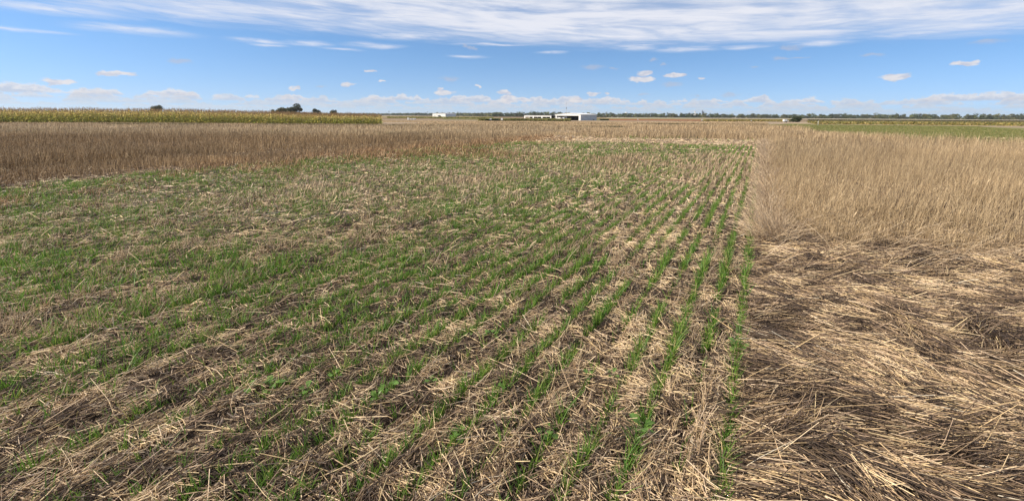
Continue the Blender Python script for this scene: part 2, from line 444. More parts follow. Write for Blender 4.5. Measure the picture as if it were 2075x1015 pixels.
def build_litter():
    n = 500000
    x, y = wedge(n, 1.25, 37.0, 1.68)
    u, v = to_uv(x, y); r = np.hypot(x, y)
    lod = lodged_mask(u, v)
    pe = past_end(x, y); alley = (pe > 0) & (pe < ALLEY + 1.0) & (v < 0.2) & (v > -14.5)
    keep = ~tall_mask(x, y) | (rng.random(n) < 0.25)
    ph = np.abs(((v - ROW0) / ROW + 0.5) % 1.0 - 0.5)
    thin = 0.42 + 0.6 * sst(fbm(u * 5.0, v * 7.0, 51), 0.34, 0.62)              # bare, darker patches
    thin = np.where(lod | alley, np.clip(thin * 1.1 + 0.15, 0, 1), thin * (0.38 + 0.72 * sst(ph, 0.05, 0.32)))
    keep &= rng.random(n) < thin
    x, y, u, v, r, lod, alley, ph = [q[keep] for q in (x, y, u, v, r, lod, alley, ph)]
    n = len(x)
    a = straw_dir(x, y, u, v, lod)
    a = np.where(alley, math.radians(90) + rng.normal(0, 0.3, n), a)
    L = rng.gamma(2.6, 0.0300, n) * np.where(lod, 1.7, 1.0) * (1 + 0.03 * r) + 0.02
    right_side = (((v - ROW0) / ROW) % 1.0)
    comb_s = (~lod) & (right_side > 0.08) & (right_side < 0.48) & (rng.random(n) < 0.5 * sst(vn(u * 1.1, v * 5.3, 47), 0.35, 0.6))
    a = np.where(comb_s, ROWAZ + rng.normal(0.0, 0.14, n), a); L = np.where(comb_s, rng.uniform(0.08, 0.22, n), L)
    stray = rng.random(n) < 0.012
    a = np.where(stray, rng.uniform(0, 6.28, n), a); L = np.where(stray, rng.uniform(0.2, 0.42, n), L)
    W = 0.0042 * np.maximum(y / 3.2, 0.85) ** 0.66 * rng.uniform(0.7, 1.35, n)
    layer = rng.random(n) ** 1.3 * np.where(lod, 0.075, 0.040 * (0.4 + 0.8 * sst(ph, 0.05, 0.35))) * (0.5 + 0.9 * vn(u * 6, v * 8, 53))
    pit = rng.normal(0.04, 0.13, n) + (rng.random(n) < 0.06) * rng.uniform(0.1, 0.7, n)
    hd = np.stack([np.sin(a) * np.cos(pit), np.cos(a) * np.cos(pit), np.sin(pit)], -1)
    b = rng.normal(0, 0.24, n)
    h2 = np.stack([np.sin(a + b) * np.cos(pit), np.cos(a + b) * np.cos(pit), np.sin(pit - rng.uniform(0, 0.35, n))], -1)
    P = np.stack([x, y, gz(x, y) + 0.004 + layer + np.maximum(-hd[:, 2], 0) * L * 0.5], -1) - hd * (L * 0.5)[:, None] * np.array([1, 1, 0.35])
    # bundles keep one tone: patches of bleached, tan and weathered grey-brown straw
    tone = fbm(u * 6.0, v * 8.0, 55) + rng.normal(0.03, 0.23, n) * np.where(lod, 0.75, 1.0)
    tone = tone + np.where(lod, -0.13, 0.0) - 0.06 * sst(-v, 0.8, 2.4) * (1 - sst(u, 4, 7)) + np.where(alley, 0.12, 0)
    comb = np.exp(-(ph / 0.22) ** 2) * ~lod
    tone = tone - 0.12 * comb - 0.06 * comb_s
    base = np.asarray(STRAW_C[::-1], float)
    order = np.array([(0.078, 0.054, 0.040), (0.16, 0.110, 0.076), (0.30, 0.205, 0.134), (0.50, 0.35, 0.215), (0.72, 0.515, 0.315), (0.92, 0.71, 0.455)])
    q = np.clip((tone - 0.22) / 0.50, 0, 0.999) * 5
    i = q.astype(int); f = (q - i)[:, None]
    C = order[i] * (1 - f) + order[i + 1] * f
    C *= rng.uniform(0.8, 1.2, (n, 1)); C[:, 2] *= rng.uniform(0.85, 1.1, n)
    C = np.where((rng.random(n) < 0.006)[:, None], np.array([[0.76, 0.66, 0.50]]), C)
    near = y < 6.5
    bag = Bag()
    bag.add(*prisms(P[near], hd[near], h2[near], L[near], W[near], 2, C[near]))
    f = ~near
    sd_ = unit(np.cross(hd[f], unit(rng.normal(0, 1, (f.sum(), 3)) + np.array([0, -0.6, 1.4]))))
    bag.add(*ribbons(P[f], hd[f], h2[f], L[f], W[f] * 1.15, sd_, 1, 0.8, C[f]))
    # chaff, split sheaths and leaf scraps lying between the stems
    x, y = wedge(110000, 1.25, 14.0, 1.3); u, v = to_uv(x, y)
    m = ~tall_mask(x, y); x, y, u, v = x[m], y[m], u[m], v[m]; n = len(x)
    a = rng.uniform(0, 6.28, n); pt = rng.normal(0.1, 0.25, n)
    D = np.stack([np.sin(a) * np.cos(pt), np.cos(a) * np.cos(pt), np.sin(pt)], -1)
    D1 = unit(D + rng.normal(0, 0.45, (n, 3)) * np.array([1, 1, 0.5]))
    sd_ = unit(np.cross(D, unit(rng.normal(0, 0.5, (n, 3)) + np.array([0, 0, 1.0]))))
    C = pick([(0.42, 0.30, 0.19), (0.30, 0.21, 0.14), (0.19, 0.135, 0.095), (0.56, 0.42, 0.27), (0.25, 0.19, 0.14)], n)
    bag.add(*ribbons(np.stack([x, y, gz(x, y) + rng.random(n) * 0.035], -1), D, D1, rng.uniform(0.012, 0.06, n), rng.uniform(0.004, 0.009, n) * np.maximum(y / 4, 1) ** 0.6, sd_, 2, 0.6, C))
    o = bag.obj('straw_litter', M_STRAW)
    tag(o, 'tan and grey-brown loose straw lying between the green rows', 'straw', kind='stuff')
build_litter()

def stems(bag, x, y, hgt, width, lean, col, three, leafy=0.0, leafcol=None, leanx=0.10, leany=0.0):
    n = len(x)
    cx = (fbm(x * 1.7, y * 1.7, 81, 2) - 0.5) * lean * 1.0; cy = (fbm(x * 1.7, y * 1.7, 84, 2) - 0.5) * lean * 1.0
    D0 = unit(np.stack([rng.normal(leanx, lean, n) + cx, rng.normal(leany, lean, n) + cy, np.ones(n)], -1))
    D1 = unit(D0 + np.stack([rng.normal(leanx * 0.6, lean * 0.9, n), rng.normal(0, lean * 0.9, n), np.zeros(n)], -1))
    P = np.stack([x, y, gz(x, y) - 0.01], -1)
    if three: bag.add(*prisms(P, D0, D1, hgt, width, 2, col, 0.65))
    else:
        an = rng.uniform(-0.9, 0.9, n)
        side = np.stack([np.cos(an), np.sin(an), np.zeros(n)], -1)
        bag.add(*ribbons(P, D0, D1, hgt, width, side, 1, 0.45, col))
    if leafy > 0:
        k = rng.random(n) < leafy
        m = k.sum()
        t = rng.uniform(0.35, 0.95, m)
        P2 = P[k] + (D0[k] * (1 - t[:, None] * 0.5) + D1[k] * t[:, None] * 0.5) * (hgt[k] * t)[:, None]
        an = rng.uniform(0, 6.28, m); up = rng.uniform(-0.5, 1.2, m)
        E0 = unit(np.stack([np.sin(an), np.cos(an), up], -1)); E1 = unit(np.stack([np.sin(an + 0.4), np.cos(an + 0.4), up - 1.5], -1))
        side = unit(np.cross(E0, np.array([0.2, 0.1, 1.0])))
        bag.add(*ribbons(P2, E0, E1, rng.uniform(0.06, 0.17, m) * (0.6 + hgt[k]), width[k] * rng.uniform(0.9, 1.8, m), side, 2, 0.35,
                         (leafcol if leafcol is not None else col)[k]))

def build_short_stubble():
    bag = Bag()
    n = 330000
    x, y = wedge(n, 1.3, 34.0, 1.25)
    u, v = to_uv(x, y)
    ph = np.abs(((v - ROW0) / ROW) % 1.0 - 0.5)
    h = mid_height(x, y)
    keep = (~tall_mask(x, y)) & (h > 0.035) & (v < 0.02) & (rng.random(n) < np.clip(h / 0.12, 0.0, 1) * np.exp(-(ph / np.where((h > 0.13) & (v > -4), 0.21, 0.32)) ** 2))
    x, y, h, u, v = x[keep], y[keep], h[keep], u[keep], v[keep]; n = len(x)
    hh = np.clip(h, 0.05, 0.3) * rng.uniform(0.55, 1.15, n)
    W = 0.0044 * np.maximum(y / 3.2, 0.9) ** 0.72 * rng.uniform(0.8, 1.3, n)
    C = pick([(0.62, 0.47, 0.30), (0.51, 0.38, 0.235), (0.38, 0.28, 0.175), (0.24, 0.175, 0.115), (0.70, 0.55, 0.36)], n, [0.25, 0.3, 0.2, 0.1, 0.15])
    red = np.clip(patch(x, y, -4.5, 19, 3.2, 7.0) + sst(-v, 9, 12), 0, 1)[:, None]
    C = C * (1 - red) + C * red * np.array([0.74, 0.60, 0.48])
    near = y < 8
    stems(bag, x[near], y[near], hh[near], W[near], 0.32, C[near], True, 0.3, leanx=0.16)
    f = ~near
    stems(bag, x[f], y[f], hh[f], W[f] * 1.2, 0.28, C[f], False, 0.25, leanx=0.18)
    o = bag.obj('short_stubble', M_STUB)
    tag(o, 'short clipped wheat stubble standing in broken patches among the green rows', 'stubble', kind='stuff')
build_short_stubble()

def build_tall_stubble():
    bag = Bag()
    pal = [(0.59, 0.435, 0.255), (0.47, 0.34, 0.198), (0.32, 0.23, 0.138), (0.79, 0.605, 0.37), (0.15, 0.105, 0.068)]
    def zone(n, y0, y1, power, wid, three, leafy, keepf=None, wscale=1.0, margin=3.0):
        x, y = wedge(n, y0, y1, power, margin)
        k = tall_mask(x, y)
        if keepf is not None: k &= keepf(x, y)
        x, y = x[k], y[k]; n = len(x); u, v = to_uv(x, y)
        band = fbm(x * 0.035, y * 0.16, 61, 3)
        den = sst(fbm(x * 0.22, y * 0.35, 63, 3), 0.25, 0.5)
        h = 0.55 * (0.62 + 0.75 * band) * rng.uniform(0.7, 1.12, n)
        h *= 0.85 + 0.3 * fbm(x * 0.9, y * 0.9, 65)
        jx = (fbm(x * 0.10, y * 0.2, 68) - 0.5) * 5
        h *= 1 - 0.42 * sst(y, 56, 76)
        for g0, g1, dp in ((45.0, 49.5, 0.75), (60.0, 66.0, 0.6), (92.0, 103.0, 0.5)):        # mown gaps between stubble plots
            h *= 1 - dp * sst(y + jx, g0 - 0.6, g0) * (1 - sst(y + jx, g1, g1 + 0.6)) * ((v < -0.5) | (g0 > 50))
        for g0, g1, dp in ((-17.6, -16.6, 0.6), (-24.5, -23.2, 0.5)):
            h *= 1 - dp * sst(v, g0 - 0.2, g0) * (1 - sst(v, g1, g1 + 0.2)) * (u < 40)
        edge = sst(v, 0.2, 0.9) * (v > 0) + (v <= 0)
        front = np.where((v > -13.7) & (v < 0.2), sst(past_end(x, y) - ALLEY, -0.5, 2.0) * 0.5 + 0.5, 1.0)
        lf = np.where(v < -13, (sst(-v - 13.7, -0.6, 6.0) * 0.42 + 0.30) * (0.7 + 0.6 * fbm(u * 0.5, v * 0.5, 64)), 1.0)
        h *= (0.62 + 0.38 * edge) * front * lf * np.where(v > 0, 0.55 + 0.45 * sst(u - 6.6, 0.0, 1.6), 1.0)
        W = wid * (0.75 + 0.5 * rng.random(n)) * wscale
        if wid < 0: W = -wid * y * (0.7 + 0.6 * rng.random(n))
        C = pick(pal, n, [0.3, 0.28, 0.17, 0.15, 0.10])
        sh = fbm(x * 0.3, y * 0.5, 67)[:, None]
        C = C * (0.74 + 0.52 * sh)
        red = (sst(-v, 11, 15) * (1 - sst(y, 24, 40)))[:, None]  # red-brown left stubble; the colour also darkens it as a shaded side
        C = C * (1 - red) + C * red * np.array([0.66, 0.585, 0.50])
        gry = (sst(-v, 14.4, 17) * (1 - sst(y, 60, 85)))[:, None]
        C = C * (0.82 + 0.5 * fbm(u * 0.35, v * 0.7, 66)[:, None] * (v < -12)[:, None] + 0.18 * (v >= -12)[:, None])
        C = C * (1 - gry) + C * gry * np.array([0.84, 0.86, 0.88])
        den *= np.where(v > 0, 0.2 + 0.8 * sst(fbm(x * 1.5, y * 1.5, 69), 0.38, 0.6), 1.0)
        h *= np.where((v > 0) & (y < 30), rng.uniform(0.62, 1.15, n) * (0.8 + 0.4 * fbm(x * 0.7, y * 0.7, 70)), 1.0)
        keep = rng.random(n) < 0.18 + 0.82 * den
        stems(bag, x[keep], y[keep], h[keep], W[keep], 0.19, C[keep], three, leafy, leanx=0.07)
    zone(260000, 4.6, 17.0, 0.6, 0.0048, True, 0.35, lambda x, y: (to_uv(x, y)[1] > -1) & (to_uv(x, y)[1] < 12), 1.0, 1.0)
    zone(90000, 9.0, 17.0, 0.8, 0.008, False, 0.4, lambda x, y: to_uv(x, y)[1] < -10)
    zone(230000, 17.0, 45.0, 1.3, -0.00045, False, 0.4)
    zone(230000, 45.0, 110.0, 1.3, -0.00042, False, 0.15, lambda x, y: ~((x < -22) & (y > 74)))
    zone(230000, 110.0, 205.0, 1.2, -0.00042, False, 0.0, lambda x, y: ~((x < -22) & (y < 122)), margin=10)
    zone(40000, 215.0, 285.0, 1.2, -0.0009, False, 0.0, lambda x, y: x > 72, margin=10)
    o = bag.obj('tall_stubble', M_STUB)
    tag(o, 'tall upright tan wheat stubble around and behind the low plot', 'stubble', kind='stuff')
build_tall_stubble()

def blades(bag, x, y, nb, hgt, wid, spread, segs=3, c=None):
    """nb grass blades fanned from every point"""
    n = len(x)
    X = np.repeat(x, nb) + rng.normal(0, spread, n * nb); Y = np.repeat(y, nb) + rng.normal(0, spread, n * nb)
    H_ = np.repeat(hgt, nb) * rng.uniform(0.35, 1.2, n * nb); W = np.repeat(wid, nb) * rng.uniform(0.7, 1.2, n * nb)
    m = n * nb
    an = rng.uniform(0, 6.28, m); ln = rng.gamma(2.0, 0.14, m)
    D0 = unit(np.stack([np.sin(an) * ln * 0.6, np.cos(an) * ln * 0.6, np.ones(m)], -1))
    dr = rng.gamma(2.0, 0.32, m)
    D1 = unit(np.stack([np.sin(an) * (ln + dr), np.cos(an) * (ln + dr), np.ones(m) * 0.9], -1))
    sa = rng.uniform(0, 6.28, m)
    side = np.stack([np.cos(sa), np.sin(sa), np.zeros(m)], -1)
    col = pick([(0.135, 0.260, 0.036), (0.175, 0.300, 0.042), (0.095, 0.205, 0.036), (0.26, 0.33, 0.065), (0.36, 0.32, 0.12)], m, [0.34, 0.25, 0.23, 0.14, 0.04]) if c is None else c(m)
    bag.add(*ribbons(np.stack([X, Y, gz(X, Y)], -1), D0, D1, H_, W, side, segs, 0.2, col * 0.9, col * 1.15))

def green_density(x, y, u, v):
    d = fbm(u * 0.9, v * 1.8, 71, 3)
    kk = np.round((v - ROW0) / ROW)
    run = vn(u * 1.9, kk * 7.3, 73)                      # gaps along every drilled row
    g = (0.10 + 0.90 * sst(run, 0.2, 0.52)) * (0.66 + 0.38 * sst(d, 0.3, 0.65))
    g = np.where(kk == 0, 0.35 + 0.65 * sst(run, 0.1, 0.4), g)
    g *= 1 + 0.55 * sst(-v, 0.6, 1.6) * (1 - sst(u, 2.6, 4.6))
    g *= 0.85 + 0.55 * np.clip(patch(x, y, -0.6, 6.2, 3.2, 1.5), 0, 1)
    g *= np.where(u > 6, 1.15, 0.9)
    g *= 1 - 0.30 * np.clip(mid_height(x, y) / 0.24, 0, 1)
    return g

def build_cover_crop():
    bag = Bag()
    def rows(n, y0, y1, power, nb, h, w, sp, jit, segs):
        x, y = wedge(n, y0, y1, power)
        u, v = to_uv(x, y)
        k = np.round((v - ROW0) / ROW)
        loose = 0.009 + jit * sst(-v, 1.2, 5.5)
        v2 = ROW0 + k * ROW + rng.normal(0, 1, n) * loose
        x, y = to_xy(u, v2)
        keep = (k <= 0) & (v2 > -13.9) & (past_end(x, y) < 0.3) & (rng.random(n) < green_density(x, y, u, v2))
        x, y, u = x[keep], y[keep], u[keep]; m = len(x)
        hh = h * rng.uniform(0.65, 1.3, m) * (0.75 + 0.55 * vn(u * 2, x, 75)); ww = np.full(m, w) * np.maximum(y / y0, 1) ** 0.55
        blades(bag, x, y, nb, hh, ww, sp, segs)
    rows(27000, 1.4, 5.0, 0.3, 3, 0.118, 0.0055, 0.009, 0.014, 3)
    rows(68000, 5.0, 11.0, 0.9, 3, 0.105, 0.0070, 0.011, 0.017, 3)
    rows(120000, 11.0, 34.0, 1.1, 4, 0.118, 0.0110, 0.018, 0.020, 2)
    # volunteers between the rows, thicker to the left
    x, y = wedge(60000, 1.4, 30.0, 1.2)
    u, v = to_uv(x, y)
    keep = (v < -0.4) & (v > -13.9) & (past_end(x, y) < 1.5) & (rng.random(len(x)) < 0.38 * sst(-v, 1.5, 5.0) * sst(fbm(u * 1.1, v * 1.4, 77), 0.36, 0.68))
    x, y = x[keep], y[keep]
    blades(bag, x, y, 3, rng.uniform(0.05, 0.11, len(x)), 0.0042 * np.maximum(y / 4, 1) ** 0.6, 0.03, 2,
           lambda m: pick([(0.13, 0.21, 0.035), (0.17, 0.20, 0.05), (0.09, 0.16, 0.03), (0.25, 0.24, 0.09)], m))
    # green sprigs at the foot of the taller stubble
    x, y = wedge(9000, 14.0, 60.0, 1.0, 3.0)
    u, v = to_uv(x, y)
    keep = (v < 0.2) & (past_end(x, y) > ALLEY - 2) & (past_end(x, y) < ALLEY + 6) & (fbm(x * 0.25, y * 0.5, 79) > 0.56)
    x, y = x[keep], y[keep]
    blades(bag, x, y, 5, rng.uniform(0.10, 0.3, len(x)), 0.0012 * y, 0.08, 2)
    # weeds at the feet of the stubble plots, dark to add missing shade
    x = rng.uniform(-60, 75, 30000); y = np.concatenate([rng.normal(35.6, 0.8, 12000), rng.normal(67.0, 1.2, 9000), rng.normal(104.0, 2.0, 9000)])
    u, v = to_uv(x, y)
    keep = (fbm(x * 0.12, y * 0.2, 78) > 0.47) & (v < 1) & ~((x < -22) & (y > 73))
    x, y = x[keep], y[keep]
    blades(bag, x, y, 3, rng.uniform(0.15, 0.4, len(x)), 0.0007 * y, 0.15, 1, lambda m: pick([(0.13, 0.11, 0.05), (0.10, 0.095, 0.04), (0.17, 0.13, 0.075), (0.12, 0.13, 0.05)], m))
    o = bag.obj('cover_crop', M_GREEN)
    tag(o, 'bright green cover crop seedlings drilled in long rows through the straw', 'cover crop', kind='stuff')
build_cover_crop()

# leaning and broken straws where the tall stubble ends
def build_fringe():
    bag = Bag()
    n = 8000
    u = rng.uniform(5.6, 30.0, n) ** 1.0; v = rng.uniform(0.0, 0.55, n)
    k = rng.random(n) < 0.5
    u = np.where(k, rng.normal(6.9, 0.55, n), 6.2 + rng.random(n) ** 1.8 * 24); v = np.where(k, rng.uniform(0.1, 5.0, n), rng.normal(0.24, 0.11, n))
    x, y = to_xy(u, v)
    a = np.where(k, math.radians(200) + rng.normal(0, 0.9, n), math.radians(-50) + rng.normal(0, 1.5, n))
    el = np.where(k, rng.uniform(0.1, 1.1, n), rng.uniform(0.6, 1.45, n))
    D0 = np.stack([np.sin(a) * np.cos(el), np.cos(a) * np.cos(el), np.sin(el)], -1)
    e2 = el - rng.uniform(0.2, 0.9, n)
    D1 = np.stack([np.sin(a) * np.cos(e2), np.cos(a) * np.cos(e2), np.sin(e2)], -1)
    C = pick([(0.62, 0.46, 0.29), (0.50, 0.36, 0.22), (0.70, 0.54, 0.36), (0.34, 0.24, 0.16)], n)
    bag.add(*prisms(np.stack([x, y, gz(x, y)], -1), D0, D1, rng.uniform(0.18, 0.5, n), 0.0052 * np.maximum(y / 5, 1) ** 0.7, 3, C, 0.6))
    o = bag.obj('leaning_straw', M_STRAW)
    tag(o, 'golden bent straw leaning out of the edge of the tall stubble', 'straw', kind='stuff')
build_fringe()

# ------------------------------------------------------------------ field strips beyond the stubble
def sheet(name, poly, mat, lift, label, res=14):
    """ground sheet over a four-cornered patch, following the terrain"""
    p = np.asarray(poly, float)
    s_, t_ = np.meshgrid(np.linspace(0, 1, res * 2 + 1), np.linspace(0, 1, res + 1), indexing='ij')
    XY = (p[0] * (1 - s_[..., None]) + p[1] * s_[..., None]) * (1 - t_[..., None]) + (p[3] * (1 - s_[..., None]) + p[2] * s_[..., None]) * t_[..., None]
    Z = gz(XY[..., 0], XY[..., 1]) + lift
    V = np.concatenate([XY, Z[..., None]], -1).reshape(-1, 3)
    nt = res + 1
    i, j = np.meshgrid(np.arange(res * 2), np.arange(res), indexing='ij')
    Q = np.stack([i * nt + j, (i + 1) * nt + j, (i + 1) * nt + j + 1, i * nt + j + 1], -1).reshape(-1, 4)
    o = quad_obj(name, V, Q, mat)
    return tag(o, label, kind='structure')

def mat_field(name, a, b, sx, sy):
    m, g, bs = mat_base(name)
    pos = g.new('ShaderNodeNewGeometry').outputs['Position']
    n = g.noise(g.v('MULTIPLY', pos, (sx, sy, 0.0)), 1.0, 5.0, 0.6)
    g.put(bs.inputs['Base Color'], g.mix(g.ss(n, 0.32, 0.68), rgb(*a), rgb(*b)))
    bs.inputs['Roughness'].default_value = 0.95; bs.inputs['Specular IOR Level'].default_value = 0.1
    return m
M_RED = mat_field('red_soil', (0.20, 0.062, 0.020), (0.30, 0.105, 0.040), 0.05, 0.05)
M_OLIVE = mat_field('olive_crop', (0.20, 0.165, 0.055), (0.28, 0.21, 0.09), 0.03, 0.06)
M_TANF = mat_field('tan_field', (0.25, 0.18, 0.105), (0.19, 0.135, 0.08), 0.02, 0.05)
M_PALE = mat_field('pale_strip', (0.42, 0.38, 0.29), (0.36, 0.33, 0.24), 0.02, 0.05)
M_VERGE = mat_field('verge_turf', (0.16, 0.16, 0.052), (0.23, 0.205, 0.080), 0.5, 0.5)
M_DIRT = mat_field('dirt', (0.46, 0.36, 0.22), (0.38, 0.29, 0.17), 0.3, 0.3)
M_GRN = mat_field('green_crop_floor', (0.13, 0.125, 0.045), (0.20, 0.17, 0.06), 0.05, 0.08)

def strip(name, px0, px1, d0, d1, mat, lift, label):
    sheet(name, [(px_x(px0, d0), d0), (px_x(px1, d0), d0), (px_x(px1, d1), d1), (px_x(px0, d1), d1)], mat, lift, label)
strip('tan_field', -400, 2500, 300, 1000, M_TANF, 0.02, 'wide tan fallow field below the far tree belt')
strip('red_soil_strip', 1212, 1412, 322, 425, M_RED, 0.05, 'rust red bare soil strip right of the white hangar')
strip('olive_crop_strip', 1195, 1440, 426, 640, M_OLIVE, 0.05, 'olive tan crop strip behind the rust red soil')
strip('yellow_crop_strip', 560, 1000, 520, 900, M_OLIVE, 0.05, 'yellow-green crop ground far behind the white plot signs')
strip('green_crop_strip', 900, 1230, 300, 470, M_GRN, 0.05, 'dull green crop ground around the white open shed')
strip('pale_strip', 1225, 2500, 700, 930, M_PALE, 0.05, 'pale mown strip along the foot of the tree belt')

def verge():
    # mown green verge right of the tall stubble, then a tan track, then soybeans
    def line(off):
        out = []
        for u in (0.0, 20.0, 41.0, 48.0, 75.0, 105.0):
            v = float(vright(u)) - 0.1 + off(u)
            out.append(to_xy(u, v))
        return out
    A = line(lambda u: -0.3); Bq = line(lambda u: 14.0 + 0.25 * u)
    A.append((px_x(1590, 170), 170)); Bq.append((px_x(1740, 170), 170))
    V = []; Q = []
    n = 20
    A = np.array(A); Bq = np.array(Bq)
    for k in range(len(A)):
        for j in range(n + 1):
            p = A[k] * (1 - j / n) + Bq[k] * j / n
            V.append((p[0], p[1], float(terrain(*p)) + 0.035))
    for k in range(len(A) - 1):
        for j in range(n):
            a = k * (n + 1) + j; Q.append((a, a + 1, a + n + 2, a + n + 1))
    tag(quad_obj('grass_verge', V, Q, M_VERGE), 'mown green verge curving past the right edge of the tall stubble', kind='structure')
verge()
sheet('dirt_track', [(px_x(1590, 150), 150), (px_x(1628, 146), 146), (px_x(1640, 178), 178), (px_x(1597, 205), 205)], M_DIRT, 0.06, 'pale bare dirt patch beside the verge')
sheet('sandy_track', [(px_x(1632, 122), 122), (px_x(2300, 96), 96), (px_x(2300, 108), 108), (px_x(1628, 142), 142)], M_DIRT, 0.045, 'sandy track between the verge and the soybean crop')

def verge_grass():
    bag = Bag()
    n = 46000
    u = rng.uniform(2, 130, n); w = rng.random(n)
    v0 = vright(u) - 0.3; v1 = v0 + 9 + 0.25 * u
    v = v0 + w * (v1 - v0) * 0.95
    x, y = to_xy(u, v); k = (y > 2) & (x < 1.25 * y + 4) & (y < 135)
    x, y = x[k], y[k]; d = np.hypot(x, y)
    blades(bag, x, y, 4, rng.uniform(0.05, 0.13, len(x)), 0.0011 * d + 0.002, 0.07, 1,
           lambda m: pick([(0.20, 0.22, 0.06), (0.28, 0.26, 0.09), (0.14, 0.17, 0.045), (0.38, 0.31, 0.14)], m, [0.35, 0.25, 0.25, 0.15]))
    tag(bag.obj('verge_grass', M_GREEN), 'short green grass on the mown verge', 'grass', kind='stuff')
verge_grass()

def canopy(name, poly, n, h, leaf, cols, label, cat, wts=None, rowdir=None):
    """a low crop: leaf faces through the crop's height over a four-cornered patch"""
    p = np.asarray(poly, float); a, b = rng.random(n), rng.random(n)
    XY = (p[0] * (1 - a[:, None]) + p[1] * a[:, None]) * (1 - b[:, None]) + (p[3] * (1 - a[:, None]) + p[2] * a[:, None]) * b[:, None]
    x, y = XY.T
    hh = h * (0.75 + 0.5 * fbm(x * 0.25, y * 0.25, 91)) * (1 - rng.random(n) ** 2 * 0.9)
    P = np.stack([x, y, gz(x, y) + hh], -1)
    an = rng.uniform(0, 6.28, n); up = rng.normal(0.1, 0.6, n)
    D = unit(np.stack([np.sin(an), np.cos(an), up], -1)); D1 = unit(D + np.stack([0 * an, 0 * an, -rng.random(n)], -1))
    side = unit(np.cross(D, rng.normal(0, 1, (n, 3))))
    C = pick(cols, n, wts) * (0.8 + 0.4 * fbm(x * 0.1, y * 0.1, 93))[:, None]
    bag = Bag(); bag.add(*ribbons(P - D * leaf * 0.5, D, D1, np.full(n, leaf), np.full(n, leaf * 0.7) * rng.uniform(0.6, 1.3, n), side, 1, 0.5, C))
    return tag(bag.obj(name, M_CORN), label, cat, kind='stuff')
canopy('soybean_crop', [(px_x(1640, 128), 128), (px_x(2300, 108), 108), (px_x(2300, 290), 290), (px_x(1622, 290), 290)], 60000, 0.62, 0.45,
       [(0.22, 0.20, 0.055), (0.32, 0.25, 0.07), (0.14, 0.15, 0.045), (0.42, 0.32, 0.12)], 'yellowing green soybean crop behind the short post', 'soybeans')
canopy('yellow_crop', [(px_x(1416, 292), 292), (px_x(1585, 285), 285), (px_x(1590, 420), 420), (px_x(1440, 420), 420)], 26000, 0.75, 0.7,
       [(0.36, 0.26, 0.07), (0.25, 0.21, 0.06), (0.45, 0.34, 0.12), (0.16, 0.15, 0.045)], 'yellow ripening crop strip at the far right of the stubble', 'crop')
canopy('yellow_green_crop', [(px_x(790, 400), 400), (px_x(1000, 400), 400), (px_x(1000, 500), 500), (px_x(790, 500), 500)], 16000, 0.95, 0.9,
       [(0.30, 0.27, 0.07), (0.22, 0.23, 0.06), (0.38, 0.32, 0.10)], 'yellow-green crop strip in front of the distant barn', 'crop')
canopy('dark_hedge_crop', [(px_x(1625, 330), 330), (px_x(2400, 330), 330), (px_x(2400, 420), 420), (px_x(1625, 420), 420)], 20000, 0.7, 0.9,
       [(0.10, 0.095, 0.04), (0.15, 0.12, 0.05), (0.08, 0.085, 0.035)], 'dark olive crop strip between the soybeans and the tree belt', 'crop')
canopy('sorghum_strip', [(px_x(970, 216), 216), (px_x(1154, 212), 212), (px_x(1154, 226), 226), (px_x(970, 230), 230)], 30000, 1.12, 0.36,
       [(0.26, 0.27, 0.085), (0.36, 0.33, 0.11), (0.50, 0.42, 0.17), (0.16, 0.19, 0.06)], 'green and tan sorghum strip standing in front of the hangar', 'sorghum')
canopy('dark_sorghum', [(px_x(984, 213.5), 213.5), (px_x(1009, 213.5), 213.5), (px_x(1009, 215.5), 215.5), (px_x(984, 215.5), 215.5)], 2500, 0.95, 0.30,
       [(0.045, 0.065, 0.026), (0.065, 0.085, 0.03)], 'dark green sorghum plot behind the small grey sign', 'sorghum')

